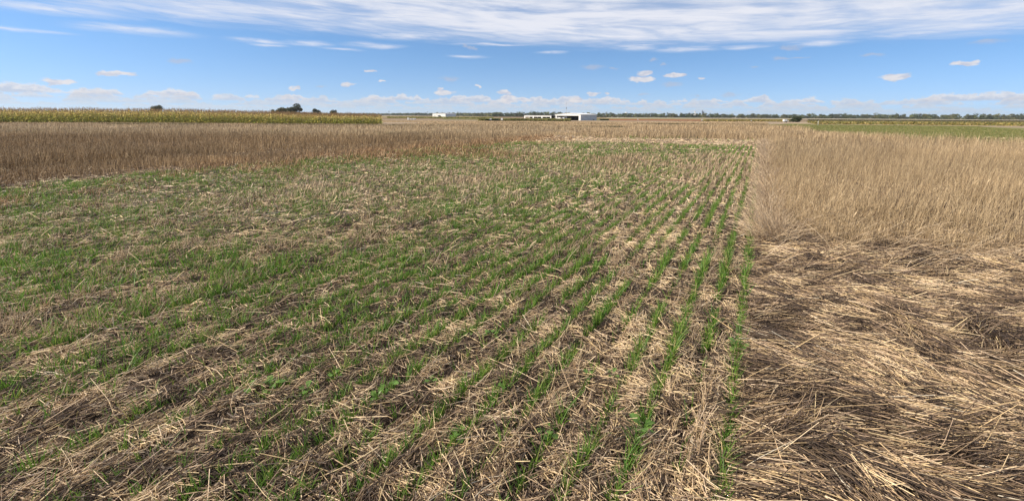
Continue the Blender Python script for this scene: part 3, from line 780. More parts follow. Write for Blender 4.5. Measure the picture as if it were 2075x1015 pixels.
# ------------------------------------------------------------------ corn on the left
def build_corn():
    bag = Bag()
    rows_y = 74.0 + np.arange(26) * 0.76
    X, Y = [], []
    for i, yy in enumerate(rows_y):
        st = 0.24 if i < 8 else 0.42
        xs = np.arange(-104.0, -23.4 - (yy - 74) * 0.32, st); xs = xs + rng.normal(0, 0.05, len(xs))
        X.append(xs); Y.append(np.full(len(xs), yy) + rng.normal(0, 0.06, len(xs)))
    x = np.concatenate(X); y = np.concatenate(Y); n = len(x)
    H = (1.42 + 0.62 * sst(-x, 23, 62)) * rng.uniform(0.82, 1.08, n) * (0.88 + 0.24 * fbm(x * 0.5, y * 0.5, 95))
    P = np.stack([x, y, gz(x, y)], -1)
    up = unit(np.stack([rng.normal(0, 0.06, n), rng.normal(0, 0.06, n), np.ones(n)], -1))
    bag.add(*prisms(P, up, up, H, np.full(n, 0.035), 1, pick([(0.26, 0.23, 0.09), (0.30, 0.24, 0.11), (0.19, 0.20, 0.06)], n), 0.6))
    ptone = rng.uniform(0.7, 1.3, (n, 1))
    for k in range(8):
        t = (0.12 + 0.82 * (k + rng.random(n) * 0.8) / 8)
        Q = P + up * (H * t)[:, None]
        a = rng.uniform(0, 6.28, n); L = rng.uniform(0.38, 0.68, n) * (1.1 - 0.4 * t)
        D0 = unit(np.stack([np.sin(a), np.cos(a), rng.uniform(0.5, 1.4, n)], -1)); D1 = unit(np.stack([np.sin(a), np.cos(a), rng.uniform(-2.2, -0.3, n)], -1))
        side = unit(np.cross(D0, np.array([0, 0, 1.0])))
        grn = pick([(0.20, 0.25, 0.045), (0.33, 0.35, 0.065), (0.13, 0.18, 0.038), (0.48, 0.44, 0.10)], n)
        dry = pick([(0.62, 0.45, 0.16), (0.50, 0.34, 0.13), (0.74, 0.57, 0.26), (0.42, 0.25, 0.09)], n)
        w = np.clip(sst(t, 0.35, 1.0) * 0.9 + rng.normal(0, 0.26, n), 0, 1)[:, None]
        C = grn * (1 - w) + dry * w
        bag.add(*ribbons(Q, D0, D1, L, rng.uniform(0.08, 0.15, n), side, 2, 0.3, C * ptone * 1.35, C * ptone * 1.45))
    for k in range(3):                                                     # tassels
        a = rng.uniform(0, 6.28, n)
        D0 = unit(np.stack([np.sin(a) * 0.35, np.cos(a) * 0.35, np.ones(n)], -1))
        L = rng.uniform(0.15, 0.42, n) + (rng.random(n) < 0.06) * 0.22
        bag.add(*ribbons(P + up * (H * 0.98)[:, None], D0, D0, L, np.full(n, 0.030), np.tile([[1.0, 0, 0]], (n, 1)), 1, 0.4,
                         pick([(0.36, 0.22, 0.10), (0.44, 0.29, 0.14), (0.27, 0.17, 0.09)], n)))
    k = rng.random(n) < 0.6                                               # ears in their husks
    Q = P[k] + up[k] * (H[k] * rng.uniform(0.4, 0.55, k.sum()))[:, None]
    a = rng.uniform(0, 6.28, k.sum()); D = unit(np.stack([np.sin(a), np.cos(a), rng.uniform(-0.8, 1.2, k.sum())], -1))
    bag.add(*prisms(Q, D, D, np.full(k.sum(), 0.22), np.full(k.sum(), 0.06), 1, pick([(0.58, 0.50, 0.28), (0.50, 0.40, 0.20)], k.sum()), 0.6))
    tag(bag.obj('corn_crop', M_CORN), 'ripening corn with tan tops and green lower leaves on the left', 'corn', kind='stuff')
build_corn()

# ------------------------------------------------------------------ trees
def crown_arrays(bag, cx, cy, z0, w, h, n, leaf, cols, wts=None, lumps=9, low=0.0):
    """leaf faces gathered in lumps through the crown's volume"""
    k = rng.integers(lumps, lumps + 4)
    la = rng.uniform(0, 6.28, k); lr = np.sqrt(rng.random(k)) * 0.34 * w; lz = rng.uniform(0.12 + low, 0.82, k)
    lr = lr * np.sqrt(np.clip(1.15 - np.abs(lz - 0.45) * 1.4, 0.15, 1))
    lc = np.stack([cx + np.sin(la) * lr, cy + np.cos(la) * lr, z0 + lz * h], -1)
    ls = rng.uniform(0.14, 0.27, k) * w
    tone = rng.uniform(0.72, 1.25, k)
    i = rng.integers(0, k, n)
    d = unit(rng.normal(0, 1, (n, 3))) * (rng.random(n) ** 0.4)[:, None] * ls[i][:, None] * np.array([1, 1, min(1.0, h / w * 0.95)])
    P = lc[i] + d
    P[:, 2] = np.maximum(P[:, 2], z0 + 0.02 * h)
    D = unit(rng.normal(0, 1, (n, 3)) + unit(d) * 0.6)
    side = unit(np.cross(D, rng.normal(0, 1, (n, 3))))
    C = pick(cols, n, wts) * tone[i][:, None]
    bag.add(*ribbons(P - D * leaf * 0.5, D, D, np.full(n, leaf) * rng.uniform(0.6, 1.3, n), np.full(n, leaf * 0.8), side, 1, 0.7, C))

def trunk_arrays(bag, cx, cy, z0, h, r, col=(0.09, 0.07, 0.05)):
    base = np.array([[cx, cy, z0 - 0.1]])
    up = np.array([[0.02, 0.0, 1.0]])
    bag.add(*prisms(base, up, unit(up + [[0.05, 0.03, 0]]), np.array([h]), np.array([r * 2]), 4, np.array([col]), 0.45))
    for k in range(6):
        a = k * 1.05 + 0.4; t = 0.45 + 0.08 * k
        D0 = unit(np.array([[math.sin(a), math.cos(a), 1.1]]))
        bag.add(*prisms(base + [[0.02 * h * t, 0, h * t]], D0, unit(D0 + [[0, 0, 0.8]]), np.array([h * 0.5]), np.array([r * 0.9]), 3, np.array([col]), 0.3))
M_BARK = mat_tint('bark', 0.9, 0.1, 0.0, 0.25, 3.0)

def tree(name, px, D, top_px, width_px, label, cols, n=2600, leaf=0.42, group=None, squat=0.0):
    x = px_x(px, D); z = float(terrain(x, D)); hor = 234.4 + 0.00547 * (px - CXP)
    H = EYE - z + (hor - top_px) * D / FPX; Wd = width_px * D / FPX
    root = empty(name, (x, D, z)); tag(root, label, 'tree' if 'shrub' not in name else 'shrub', group)
    b = Bag(); trunk_arrays(b, 0, 0, 0, H * 0.55, 0.035 * H); b.obj('trunk', M_BARK, root)
    b = Bag(); crown_arrays(b, 0, 0, H * squat, Wd * 1.12, H * (1.06 - squat), n, leaf, cols, lumps=12); b.obj('crown', M_LEAF, root)
    return root
DARK = [(0.052, 0.070, 0.030), (0.075, 0.092, 0.036), (0.038, 0.054, 0.026), (0.10, 0.11, 0.045)]
OLV = [(0.095, 0.105, 0.040), (0.125, 0.125, 0.050), (0.070, 0.085, 0.034), (0.16, 0.145, 0.06)]
tree('broadleaf_tree', 609, 390, 213.6, 27, 'biggest dark round-crowned tree standing behind the corn', DARK, 6000, 0.5, squat=0.1)
tree('broadleaf_tree', 577, 400, 218.8, 24, 'olive low tree forming the left end of the clump behind the corn', OLV, 3600, 0.5)
tree('broadleaf_tree', 590, 410, 219.0, 20, 'dull green low tree touching the left side of the biggest dark tree', OLV[:3], 3000, 0.5)
tree('broadleaf_tree', 568, 395, 222.0, 12, 'lowest bushy tree at the far left end of the clump behind the corn', OLV, 1200, 0.5)
tree('broadleaf_tree', 650, 420, 221.6, 14, 'small lone tree with a lopsided olive crown over the corn', DARK + OLV[:2], 1600, 0.5)
tree('broadleaf_tree', 683, 430, 222.8, 15, 'small dark mound-shaped lone tree over the right half of the corn', DARK, 1600, 0.5)
tree('broadleaf_tree', 330, 380, 214.0, 30, 'wide olive-green tree standing alone beyond the far left corn', OLV + DARK, 3000, 0.5, squat=0.08)
b_root = tree('spreading_shrub', 1600, 268, 237.0, 24, 'low dark spreading shrub near the pale dirt patch', DARK, 2600, 0.32)
tree('spreading_shrub', 1643, 190, 243.0, 5, 'tiny dark bush at the edge of the verge left of the short post', DARK, 500, 0.2)

def belt(name, pts, rows_, hgt, label, cols, leafn=240, leaf=1.25, step=6.5):
    """far wood: each tree a crown of leaf faces on a trunk, read as one mass"""
    bag = Bag()
    p = np.array([(px_x(a, d), d) for a, d in pts])
    for r in range(rows_):
        for k in range(len(p) - 1):
            L = np.linalg.norm(p[k + 1] - p[k]); m = max(1, int(L / step))
            for j in range(m):
                t = (j + rng.random()) / m
                q = p[k] * (1 - t) + p[k + 1] * t
                x = q[0] + rng.normal(0, 2.5); y = q[1] + r * 11 + rng.normal(0, 3)
                w = rng.uniform(11, 19); h = hgt * rng.uniform(0.70, 1.12) * (1.0 + 0.10 * r) * (0.85 + 0.3 * vn(x * 0.02, y * 0.01, 97))
                tint = np.array(cols[rng.integers(0, len(cols))]) * rng.uniform(0.75, 1.3)
                crown_arrays(bag, x, y, float(terrain(x, y)), w, h, leafn, leaf, [tint, tint * 1.25, tint * 0.72], lumps=6)
                crown_arrays(bag, x + rng.normal(0, 3), y - 4, float(terrain(x, y)) - 0.4, w * 1.2, h * 0.5, leafn // 3, leaf, [tint * 0.8, tint], lumps=4)
    return tag(bag.obj(name, M_LEAF), label, 'tree belt', kind='stuff')
WOOD = [(0.115, 0.140, 0.058), (0.155, 0.170, 0.068), (0.085, 0.110, 0.052), (0.19, 0.185, 0.078), (0.13, 0.14, 0.080)]
belt('near_tree_belt', [(1000, 965), (1180, 1030), (1400, 1020), (1640, 960), (1900, 880), (2300, 800)], 2, 9.2, 'long even belt of green trees on the horizon from the hangar to the right', WOOD)
belt('far_tree_belt', [(-150, 1900), (400, 1950), (780, 1900), (900, 1520), (1010, 1080)], 2, 8.6, 'thin bluish belt of far trees on the left horizon', WOOD, 130, 2.0, 8.0)

# ------------------------------------------------------------------ buildings
M_WHITE = mat_plain('white_painted_steel', (0.80, 0.79, 0.76), 0.45, 0.05, 0.6)
M_GREYST = mat_plain('galvanised_sheet', (0.50, 0.52, 0.56), 0.5, 0.06, 0.5, 0.0)
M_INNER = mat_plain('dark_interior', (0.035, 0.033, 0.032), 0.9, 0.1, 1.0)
M_ROOFB = mat_plain('brown_roofing', (0.22, 0.11, 0.06), 0.8, 0.15, 1.0)
M_DARKM = mat_plain('dark_steel', (0.06, 0.065, 0.075), 0.5, 0.1, 2.0)
M_WOODP = mat_plain('weathered_wood', (0.16, 0.12, 0.09), 0.85, 0.15, 2.0)
M_TYRE = mat_plain('tyre_rubber', (0.02, 0.02, 0.02), 0.8, 0.1, 8.0)
M_GLASS = mat_plain('dark_glazing', (0.03, 0.04, 0.05), 0.1, 0.05, 2.0)
M_CONC = mat_plain('pale_concrete', (0.74, 0.73, 0.70), 0.8, 0.06, 0.1)
M_BLUEG = mat_plain('blue_grey_steel', (0.10, 0.13, 0.18), 0.6, 0.1, 0.2)
M_POST = mat_plain('faded_green_white_post', (0.55, 0.60, 0.52), 0.6, 0.1, 4.0)
M_OCHRE = mat_plain('rust_paint', (0.30, 0.10, 0.04), 0.7, 0.1, 3.0)

class MB:
    def __init__(self): self.v = []; self.f = []
    def poly(self, pts, faces):
        n = len(self.v); self.v += [tuple(p) for p in pts]; self.f += [tuple(i + n for i in f) for f in faces]
    def box(self, a, b):
        (x0, y0, z0), (x1, y1, z1) = a, b
        self.poly([(x0, y0, z0), (x1, y0, z0), (x1, y1, z0), (x0, y1, z0), (x0, y0, z1), (x1, y0, z1), (x1, y1, z1), (x0, y1, z1)],
                  [(3, 2, 1, 0), (4, 5, 6, 7), (0, 1, 5, 4), (1, 2, 6, 5), (2, 3, 7, 6), (3, 0, 4, 7)])
    def prism(self, prof, y0, y1):                      # profile in x,z swept along y
        n = len(prof)
        self.poly([(x, y0, z) for x, z in prof] + [(x, y1, z) for x, z in prof],
                  [tuple(range(n)), tuple(range(2 * n - 1, n - 1, -1))] + [(i, i + n, (i + 1) % n + n, (i + 1) % n) for i in range(n)])
    def lathe(self, prof, segs=20, c=(0, 0, 0), axis='z'):
        pts = []; fs = []
        for r, z in prof:
            for k in range(segs):
                a = k / segs * 2 * math.pi
                q = (r * math.cos(a), r * math.sin(a), z)
                if axis == 'x': q = (z, r * math.cos(a), r * math.sin(a))
                if axis == 'y': q = (r * math.cos(a), z, r * math.sin(a))
                pts.append((q[0] + c[0], q[1] + c[1], q[2] + c[2]))
        m = len(prof)
        for i in range(m - 1):
            for k in range(segs):
                k2 = (k + 1) % segs; fs.append((i * segs + k, i * segs + k2, (i + 1) * segs + k2, (i + 1) * segs + k))
        fs.append(tuple(range(segs - 1, -1, -1))); fs.append(tuple((m - 1) * segs + k for k in range(segs)))
        self.poly(pts, fs)
    def bar(self, p, q, r, segs=6):
        p, q = Vector(p), Vector(q); d = (q - p).normalized()
        a = d.orthogonal().normalized(); b = d.cross(a)
        pts = [tuple(o + a * r * math.cos(t) + b * r * math.sin(t)) for o in (p, q) for t in [k / segs * 2 * math.pi for k in range(segs)]]
        self.poly(pts, [tuple(range(segs - 1, -1, -1)), tuple(range(segs, 2 * segs))] + [(k, (k + 1) % segs, (k + 1) % segs + segs, k + segs) for k in range(segs)])
    def build(self, name, mat, parent=None, smooth=False):
        me = bpy.data.meshes.new(name); me.from_pydata(self.v, [], self.f); me.update()
        if smooth:
            for p in me.polygons: p.use_smooth = True
        me.materials.append(mat)
        o = bpy.data.objects.new(name, me); COL.objects.link(o)
        if parent: o.parent = parent
        return o

def site(px, D): x = px_x(px, D); return (x, D, float(terrain(x, D)))

def hangar():
    # local frame: x along the open gable front, y back into the building; turned so the front faces left of the camera
    W, Ld, E, R_ = 18.6, 21.5, 3.55, 4.45
    root = empty('hangar', site(1173.5, 300), math.radians(-34))
    tag(root, 'large white steel hangar with a wide dark opening and shaded grey side wall', 'hangar')
    t = 0.15
    m = MB()                                            # front gable frame round the opening, x from -W to 0
    m.prism([(-W, 0), (-W + 1.35, 0), (-W + 1.35, E - 0.95), (-W + 1.35, E), (-W, E)], 0, t)
    m.prism([(-1.35, 0), (0, 0), (0, E), (-1.35, E), (-1.35, E - 0.95)], 0, t)
    m.prism([(-W + 1.35, E - 0.75), (-1.35, E - 0.75), (-1.35, E), (-W + 1.35, E)], 0, t)
    m.prism([(-W, E), (0, E), (-W / 2, R_)], 0, t)
    m.build('front_wall', M_WHITE, root)
    m = MB()                                            # ribbed side wall towards the right
    n = 40
    for k in range(n):
        y0 = t + (Ld - 2 * t) * k / n; y1 = t + (Ld - 2 * t) * (k + 1) / n; ym = (y0 * 0.3 + y1 * 0.7)
        m.box((-t, y0, 0), (0.0, ym, E)); m.box((-t, ym, 0), (0.045, y1, E))
    m.build('side_wall', M_GREYST, root)
    m = MB(); m.box((-W, t, 0), (-W + t, Ld - t, E)); m.build('side_wall', M_GREYST, root)
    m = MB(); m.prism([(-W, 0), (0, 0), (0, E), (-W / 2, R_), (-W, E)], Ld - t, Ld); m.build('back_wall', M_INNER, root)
    m = MB()
    o_, th = 0.35, 0.10
    sl = (R_ - E) / (W / 2)
    m.prism([(-W - o_, E - sl * o_ + 0.02), (-W / 2, R_ + 0.02), (o_, E - sl * o_ + 0.02), (o_, E - sl * o_ + 0.02 + th), (-W / 2, R_ + 0.02 + th), (-W - o_, E - sl * o_ + 0.02 + th)], -0.25, Ld + 0.25)
    m.build('roof', M_WHITE, root)
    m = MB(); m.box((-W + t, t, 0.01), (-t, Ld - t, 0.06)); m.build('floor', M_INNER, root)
    for k in range(7):                                  # roof beams ending in haunches under the header
        x = -W + 2.6 + k * 2.2
        b = MB(); b.prism([(x - 0.1, E - 0.78), (x + 0.1, E - 0.78), (x + 0.28, E - 0.50), (x - 0.28, E - 0.50)], 0.3, 0.5); b.build('header_bracket', M_WHITE, root)
    b = MB(); b.box((0.05, Ld * 0.78, 0.05), (0.35, Ld * 0.78 + 0.9, 0.65)); b.build('wall_unit', M_DARKM, root)
    for s in (0, 1):                                    # translucent vents high on the side wall
        pass
    return root
hangar()

def open_shed():
    root = empty('open_shed', site(1088, 262), math.radians(-30))
    tag(root, 'long low white open-fronted shed with three bays left of the hangar', 'shed')
    W, Dp, H = 16.6, 5.0, 2.75
    for k in range(4):
        x = -W / 2 + k * (W - 0.6) / 3
        m = MB(); m.box((x, 0, -0.3), (x + 0.6, 0.25, H - 0.62)); m.build('post', M_WHITE, root)
        m = MB(); m.box((x + 0.15, Dp - 0.3, -0.3), (x + 0.45, Dp - 0.05, H - 0.62)); m.build('post', M_WHITE, root)
    m = MB(); m.box((-W / 2, -0.02, H - 0.62), (W / 2, 0.28, H)); m.build('fascia', M_WHITE, root)
    m = MB(); m.prism([(-W / 2 - 0.2, H + 0.02), (W / 2 + 0.2, H + 0.02), (W / 2 + 0.2, H + 0.12), (-W / 2 - 0.2, H + 0.12)], -0.2, Dp + 0.2); m.build('roof', M_GREYST, root)
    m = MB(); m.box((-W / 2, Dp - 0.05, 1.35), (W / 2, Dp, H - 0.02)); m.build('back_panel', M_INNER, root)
open_shed()

def far_barn():
    root = empty('barn', site(905.5, 640), math.radians(-28))
    tag(root, 'distant flat white barn with a grey right end wall', 'barn')
    W, L, E = 21.5, 22.0, 4.6
    m = MB(); m.box((-W, 0, -0.5), (0, 0.2, E)); m.build('front_wall', M_WHITE, root)
    for z in (1.6, 3.1):
        m = MB(); m.box((-W + 0.3, -0.05, z), (-0.3, 0.0, z + 0.12)); m.build('wall_rail', M_CONC, root)
    m = MB(); m.box((-0.2, 0.2, -0.5), (0, L - 0.2, E)); m.build('end_wall', M_GREYST, root)
    m = MB(); m.box((-W, 0.2, -0.5), (-W + 0.2, L - 0.2, E)); m.build('end_wall', M_GREYST, root)
    m = MB(); m.box((-W, L - 0.2, -0.5), (0, L, E)); m.build('back_wall', M_GREYST, root)
    m = MB(); m.prism([(-W - 0.4, E + 0.02), (-W / 2, E + 0.75), (0.4, E + 0.02), (0.4, E + 0.2), (-W / 2, E + 0.95), (-W - 0.4, E + 0.2)], -0.4, L + 0.4); m.build('roof', M_GREYST, root)
far_barn()

def quonset():
    root = empty('arched_hut', site(887, 560), math.radians(-28))
    tag(root, 'small round-arched metal hut with a white end in front of the distant barn', 'hut')
    r, L = 4.3, 5.0
    arc = [(r * math.cos(t), r * 0.62 * math.sin(t)) for t in [math.pi * k / 16 for k in range(17)]]
    inn = [(x * 0.94, z * 0.94) for x, z in arc]
    m = MB()
    for k in range(16):
        m.prism([arc[k], arc[k + 1], inn[k + 1], inn[k]], 0, L)
    m.build('shell', M_DARKM, root)
    m = MB(); m.prism([(x * 0.93, z * 0.93) for x, z in arc], 0.15, 0.3); m.build('end_wall', M_WHITE, root)
    m = MB(); m.prism([(x * 0.93, z * 0.93) for x, z in arc], L - 0.3, L - 0.15); m.build('end_wall', M_WHITE, root)
quonset()

def farmhouse():
    root = empty('farmhouse', site(625, 440), 0.2)
    tag(root, 'brown-roofed farmhouse peeping over the corn right of the biggest tree', 'house')
    m = MB(); m.box((-3.2, 0, -0.5), (3.2, 6, 3.2)); m.build('wall', M_WHITE, root)
    m = MB(); m.prism([(-3.6, 3.22), (0, 4.75), (3.6, 3.22), (3.6, 3.05), (3.3, 3.22), (-3.3, 3.22), (-3.6, 3.05)], -0.4, 6.4); m.build('roof', M_ROOFB, root)
    for x in (-1.9, 1.1):
        f = MB(); f.box((x, -0.05, 1.0), (x + 0.9, 0.0, 2.2)); f = f.build('window', M_GLASS, root)
farmhouse()

def mast():
    root = empty('radio_mast', site(1145, 290))
    tag(root, 'thin grey mast with a small box rising in front of the hangar', 'mast')
    m = MB(); m.lathe([(0.11, -0.3), (0.10, 4.5), (0.055, 9.4)], 8); m.build('pole', M_GREYST, root)
    m = MB(); m.bar((0, 0, 9.4), (0, 0, 10.6), 0.03); m.build('antenna', M_DARKM, root)
    m = MB(); m.box((-0.18, -0.18, 6.8), (0.18, 0.18, 7.5)); m.build('equipment_box', M_DARKM, root)
mast()

def utility_pole(px, D, top, label):
    x, y, z = site(px, D); hor = 234.4 + 0.00547 * (px - CXP); H = EYE - z + (hor - top) * D / FPX
    root = empty('utility_pole', (x, y, z)); tag(root, label, 'pole', 'utility poles by the far trees')
    m = MB(); m.lathe([(0.22, -0.3), (0.15, H)], 8); m.build('shaft', M_WOODP, root)
    m = MB(); m.box((-1.2, -0.12, H - 1.1), (1.2, 0.12, H - 0.75)); m.build('crossarm', M_WOODP, root)
    for q in (-1.0, 0.0, 1.0):
        i = MB(); i.lathe([(0.09, H - 0.74), (0.12, H - 0.6), (0.05, H - 0.45)], 8, (q, 0, 0)); i.build('insulator', M_DARKM, root)
utility_pole(794, 800, 225.3, 'utility pole over the far trees above the white plot signs')
utility_pole(870, 800, 226.6, 'utility pole over the far trees just left of the distant barn')

def water_tower():
    x, y, z = site(1263, 2600)
    root = empty('water_tower', (x, y, z)); tag(root, 'white water tower dome showing over the tree belt', 'water tower')
    m = MB(); m.lathe([(0.4, 14.6), (3.2, 15.2), (5.0, 17.0), (5.6, 19.0), (5.0, 21.3), (3.0, 23.0), (0.4, 23.6)], 24); m.build('tank', M_WHITE, root, True)
    m = MB(); m.lathe([(3.0, -1), (1.6, 3.0), (1.3, 14.5)], 16); m.build('stem', M_WHITE, root, True)
water_tower()

def grain_elevator():
    root = empty('grain_elevator', site(1397, 2600)); tag(root, 'white grain elevator with a taller head house over the tree belt', 'grain elevator')
    for k in range(5):
        m = MB(); m.lathe([(2.6, -1), (2.6, 16.5)], 20, (-8.5 + k * 5.25, 0, 0)); m.build('silo', M_CONC, root, True)
    m = MB(); m.box((-10, -2.2, 16.55), (10, 2.2, 18.4)); m.build('gallery', M_CONC, root)
    m = MB(); m.box((3.6, -2.4, 18.45), (9.0, 2.4, 29.0)); m.build('head_house', M_CONC, root)
grain_elevator()

def mill_tower():
    root = empty('mill_tower', site(1415, 2600)); tag(root, 'dark blue-grey mill tower right of the white grain elevator', 'tower')
    m = MB(); m.box((-4.5, -3, -1), (0.2, 3, 33)); m.build('tower_shaft', M_BLUEG, root)
    m = MB(); m.box((0.3, -3, -1), (6.5, 3, 25)); m.box((3.8, -3, 25.02), (6.5, 3, 29)); m.build('annex', M_BLUEG, root)
    m = MB(); m.bar((-2.2, 0, 33), (-2.2, 0, 37.5), 0.5); m.build('leg_head', M_BLUEG, root)
mill_tower()

def aeroplane():
    root = empty('light_aeroplane', site(1134.5, 291), math.radians(62)); root.location.z += 0.02
    tag(root, 'small white aeroplane parked at the left of the hangar opening', 'aeroplane')
    # nose towards -y in its own frame
    st = [(-2.6, 0.12, 1.05), (-2.3, 0.42, 1.08), (-1.2, 0.52, 1.12), (0.0, 0.55, 1.15), (1.2, 0.45, 1.15), (2.6, 0.25, 1.2), (3.9, 0.10, 1.28)]
    V = []; F = []
    for yy, r, zc in st:
        for k in range(14):
            a = k / 14 * 2 * math.pi; V.append((r * math.cos(a), yy, zc + r * 1.1 * math.sin(a)))
    for i in range(len(st) - 1):
        for k in range(14): F.append((i * 14 + k, i * 14 + (k + 1) % 14, (i + 1) * 14 + (k + 1) % 14, (i + 1) * 14 + k))
    F += [tuple(range(13, -1, -1)), tuple((len(st) - 1) * 14 + k for k in range(14))]
    m = MB(); m.poly(V, F); m.build('fuselage', M_WHITE, root, True)
    m = MB()
    for s in (-1, 1):
        m.poly([(0.0, -0.9, 1.72), (s * 5.2, -0.75, 1.95), (s * 5.2, 0.35, 1.95), (0.0, 0.6, 1.72), (0.0, -0.9, 1.90), (s * 5.2, -0.75, 2.04), (s * 5.2, 0.35, 2.02), (0.0, 0.6, 1.86)],
               [(0, 1, 2, 3), (7, 6, 5, 4), (0, 4, 5, 1), (1, 5, 6, 2), (2, 6, 7, 3), (3, 7, 4, 0)])
    m.build('wing', M_WHITE, root)
    m = MB(); m.box((-1.6, 3.2, 1.36), (1.6, 3.95, 1.44)); m.build('tailplane', M_WHITE, root)
    m = MB(); m.poly([(-0.05, 2.9, 1.4), (-0.05, 3.9, 1.45), (-0.05, 4.2, 2.4), (-0.05, 3.7, 2.4), (0.05, 2.9, 1.4), (0.05, 3.9, 1.45), (0.05, 4.2, 2.4), (0.05, 3.7, 2.4)],
                     [(0, 1, 2, 3), (7, 6, 5, 4), (0, 4, 5, 1), (1, 5, 6, 2), (2, 6, 7, 3), (3, 7, 4, 0)]); m.build('fin', M_WHITE, root)
    m = MB(); m.box((-0.42, -1.15, 1.40), (0.42, -0.2, 1.715)); m.build('windscreen', M_GLASS, root)
    m = MB(); m.box((-0.06, -2.72, 0.35), (0.06, -2.66, 1.75)); m.build('propeller', M_DARKM, root)
    for q in ((-0.95, 0.1), (0.95, 0.1), (0.0, -1.9)):
        g_ = MB(); g_.bar((q[0] * 0.5, q[1], 0.75), (q[0], q[1], 0.22), 0.05); g_ = g_.build('landing_leg', M_WHITE, root)
        w_ = MB(); w_.lathe([(0.12, -0.07), (0.22, -0.05), (0.22, 0.05), (0.12, 0.07)], 14, (q[0], q[1], 0.22), 'x'); w_.build('wheel', M_TYRE, g_)
aeroplane()

# ------------------------------------------------------------------ small things out in the field
def sign(name, px, D, w, h, top, label, cat, mat=M_WHITE, group=None, notch=False, depth=0.12):
    root = empty(name, site(px, D)); tag(root, label, cat, group)
    m = MB(); m.box((-w / 2, -depth, top - h), (w / 2, 0, top)); m.build('panel', mat, root)
    for s in (-1, 1):
        m = MB(); m.box((s * w * 0.36 - 0.04, 0.003, -0.2), (s * w * 0.36 + 0.04, 0.08, top - 0.05)); m.build('leg', M_WOODP, root)
    return root
sign('plot_sign', 831, 215, 0.55, 0.95, 1.35, 'tallest white upright plot sign at the left end of its row', 'sign', group='white plot signs left of the barn')
for i, (px, w, h, top, mt, lb) in enumerate([
        (833.6, 0.32, 0.62, 1.12, M_GREYST, 'narrow grey plot sign right next to the tallest white sign'),
        (836.6, 0.62, 0.5, 0.98, M_WHITE, 'small white plot sign third from the left in its row'),
        (839.8, 0.55, 0.48, 0.95, M_GREYST, 'small grey plot sign in the middle of the sign row'),
        (842.6, 0.5, 0.5, 0.97, M_WHITE, 'small white plot sign second from the right end of its row'),
        (845.4, 0.45, 0.56, 1.08, M_GREYST, 'grey-lilac plot sign closing the right end of its row')]):
    sign('plot_sign', px, 216 + i * 0.6, w, h, top, lb, 'sign', mt, 'white plot signs left of the barn')
sign('field_sign', 995, 212, 0.85, 0.52, 1.18, 'small lilac-grey sign board against the dark sorghum', 'sign', M_GREYST)
sign('field_sign', 1017.3, 212, 0.86, 0.82, 1.30, 'bright white square sign board at the right of the dark sorghum', 'sign', M_WHITE)
sign('marker_board', 1287, 330, 0.7, 0.65, 1.1, 'cream marker board on the rust red soil strip', 'marker', M_CONC)
sign('marker_board', 1414.5, 320, 0.75, 0.5, 1.0, 'small white marker board at the right end of the red soil', 'marker', M_WHITE)
sign('marker_board', 1512.5, 262, 0.6, 0.45, 1.0, 'small grey marker board in front of the yellow crop', 'marker', M_GREYST)
sign('marker_board', 1247, 620, 1.4, 1.0, 1.5, 'pale marker board at the foot of the trees right of the hangar', 'marker', M_CONC)

def short_post():
    root = empty('marker_post', site(1645.5, 103)); tag(root, 'short pale green-white marker post standing on the verge', 'post')
    m = MB(); m.lathe([(0.045, -0.2), (0.045, 0.68), (0.040, 0.70)], 10); m.build('shaft', M_POST, root, True)
    m = MB(); m.lathe([(0.062, 0.705), (0.062, 0.87), (0.02, 0.91)], 10); m.build('cap', M_WHITE, root, True)
    m = MB(); m.box((-0.05, -0.056, 0.34), (0.05, -0.047, 0.55)); m.build('label_plate', M_WHITE, root)
short_post()

def trailer():
    root = empty('farm_trailer', site(1579.5, 236), math.radians(8)); tag(root, 'small white farm trailer with its drawbar pointing right at the end of the stubble', 'trailer')
    m = MB(); m.box((-0.85, -0.6, 0.75), (0.65, 0.6, 1.5)); m.build('box_body', M_WHITE, root)
    m = MB(); m.box((-0.9, -0.64, 0.62), (0.9, 0.64, 0.745)); m.build('chassis', M_CONC, root)
    m = MB(); m.box((-0.84, -0.55, 0.0), (-0.70, -0.45, 0.615)); m.build('support_leg', M_WHITE, root)
    m = MB(); m.bar((0.9, 0, 0.68), (2.0, 0, 0.62), 0.06); m.build('drawbar', M_CONC, root)
    m = MB(); m.box((1.1, -0.3, 0.76), (1.75, 0.3, 1.1)); m.build('tool_box', M_WHITE, root)
    for s in (-0.72, 0.72):
        m = MB(); m.lathe([(0.12, s - 0.07), (0.3, s - 0.06), (0.3, s + 0.06), (0.12, s + 0.07)], 16, (0.2, 0, 0.3), 'y'); m.build('wheel', M_TYRE, root)
trailer()

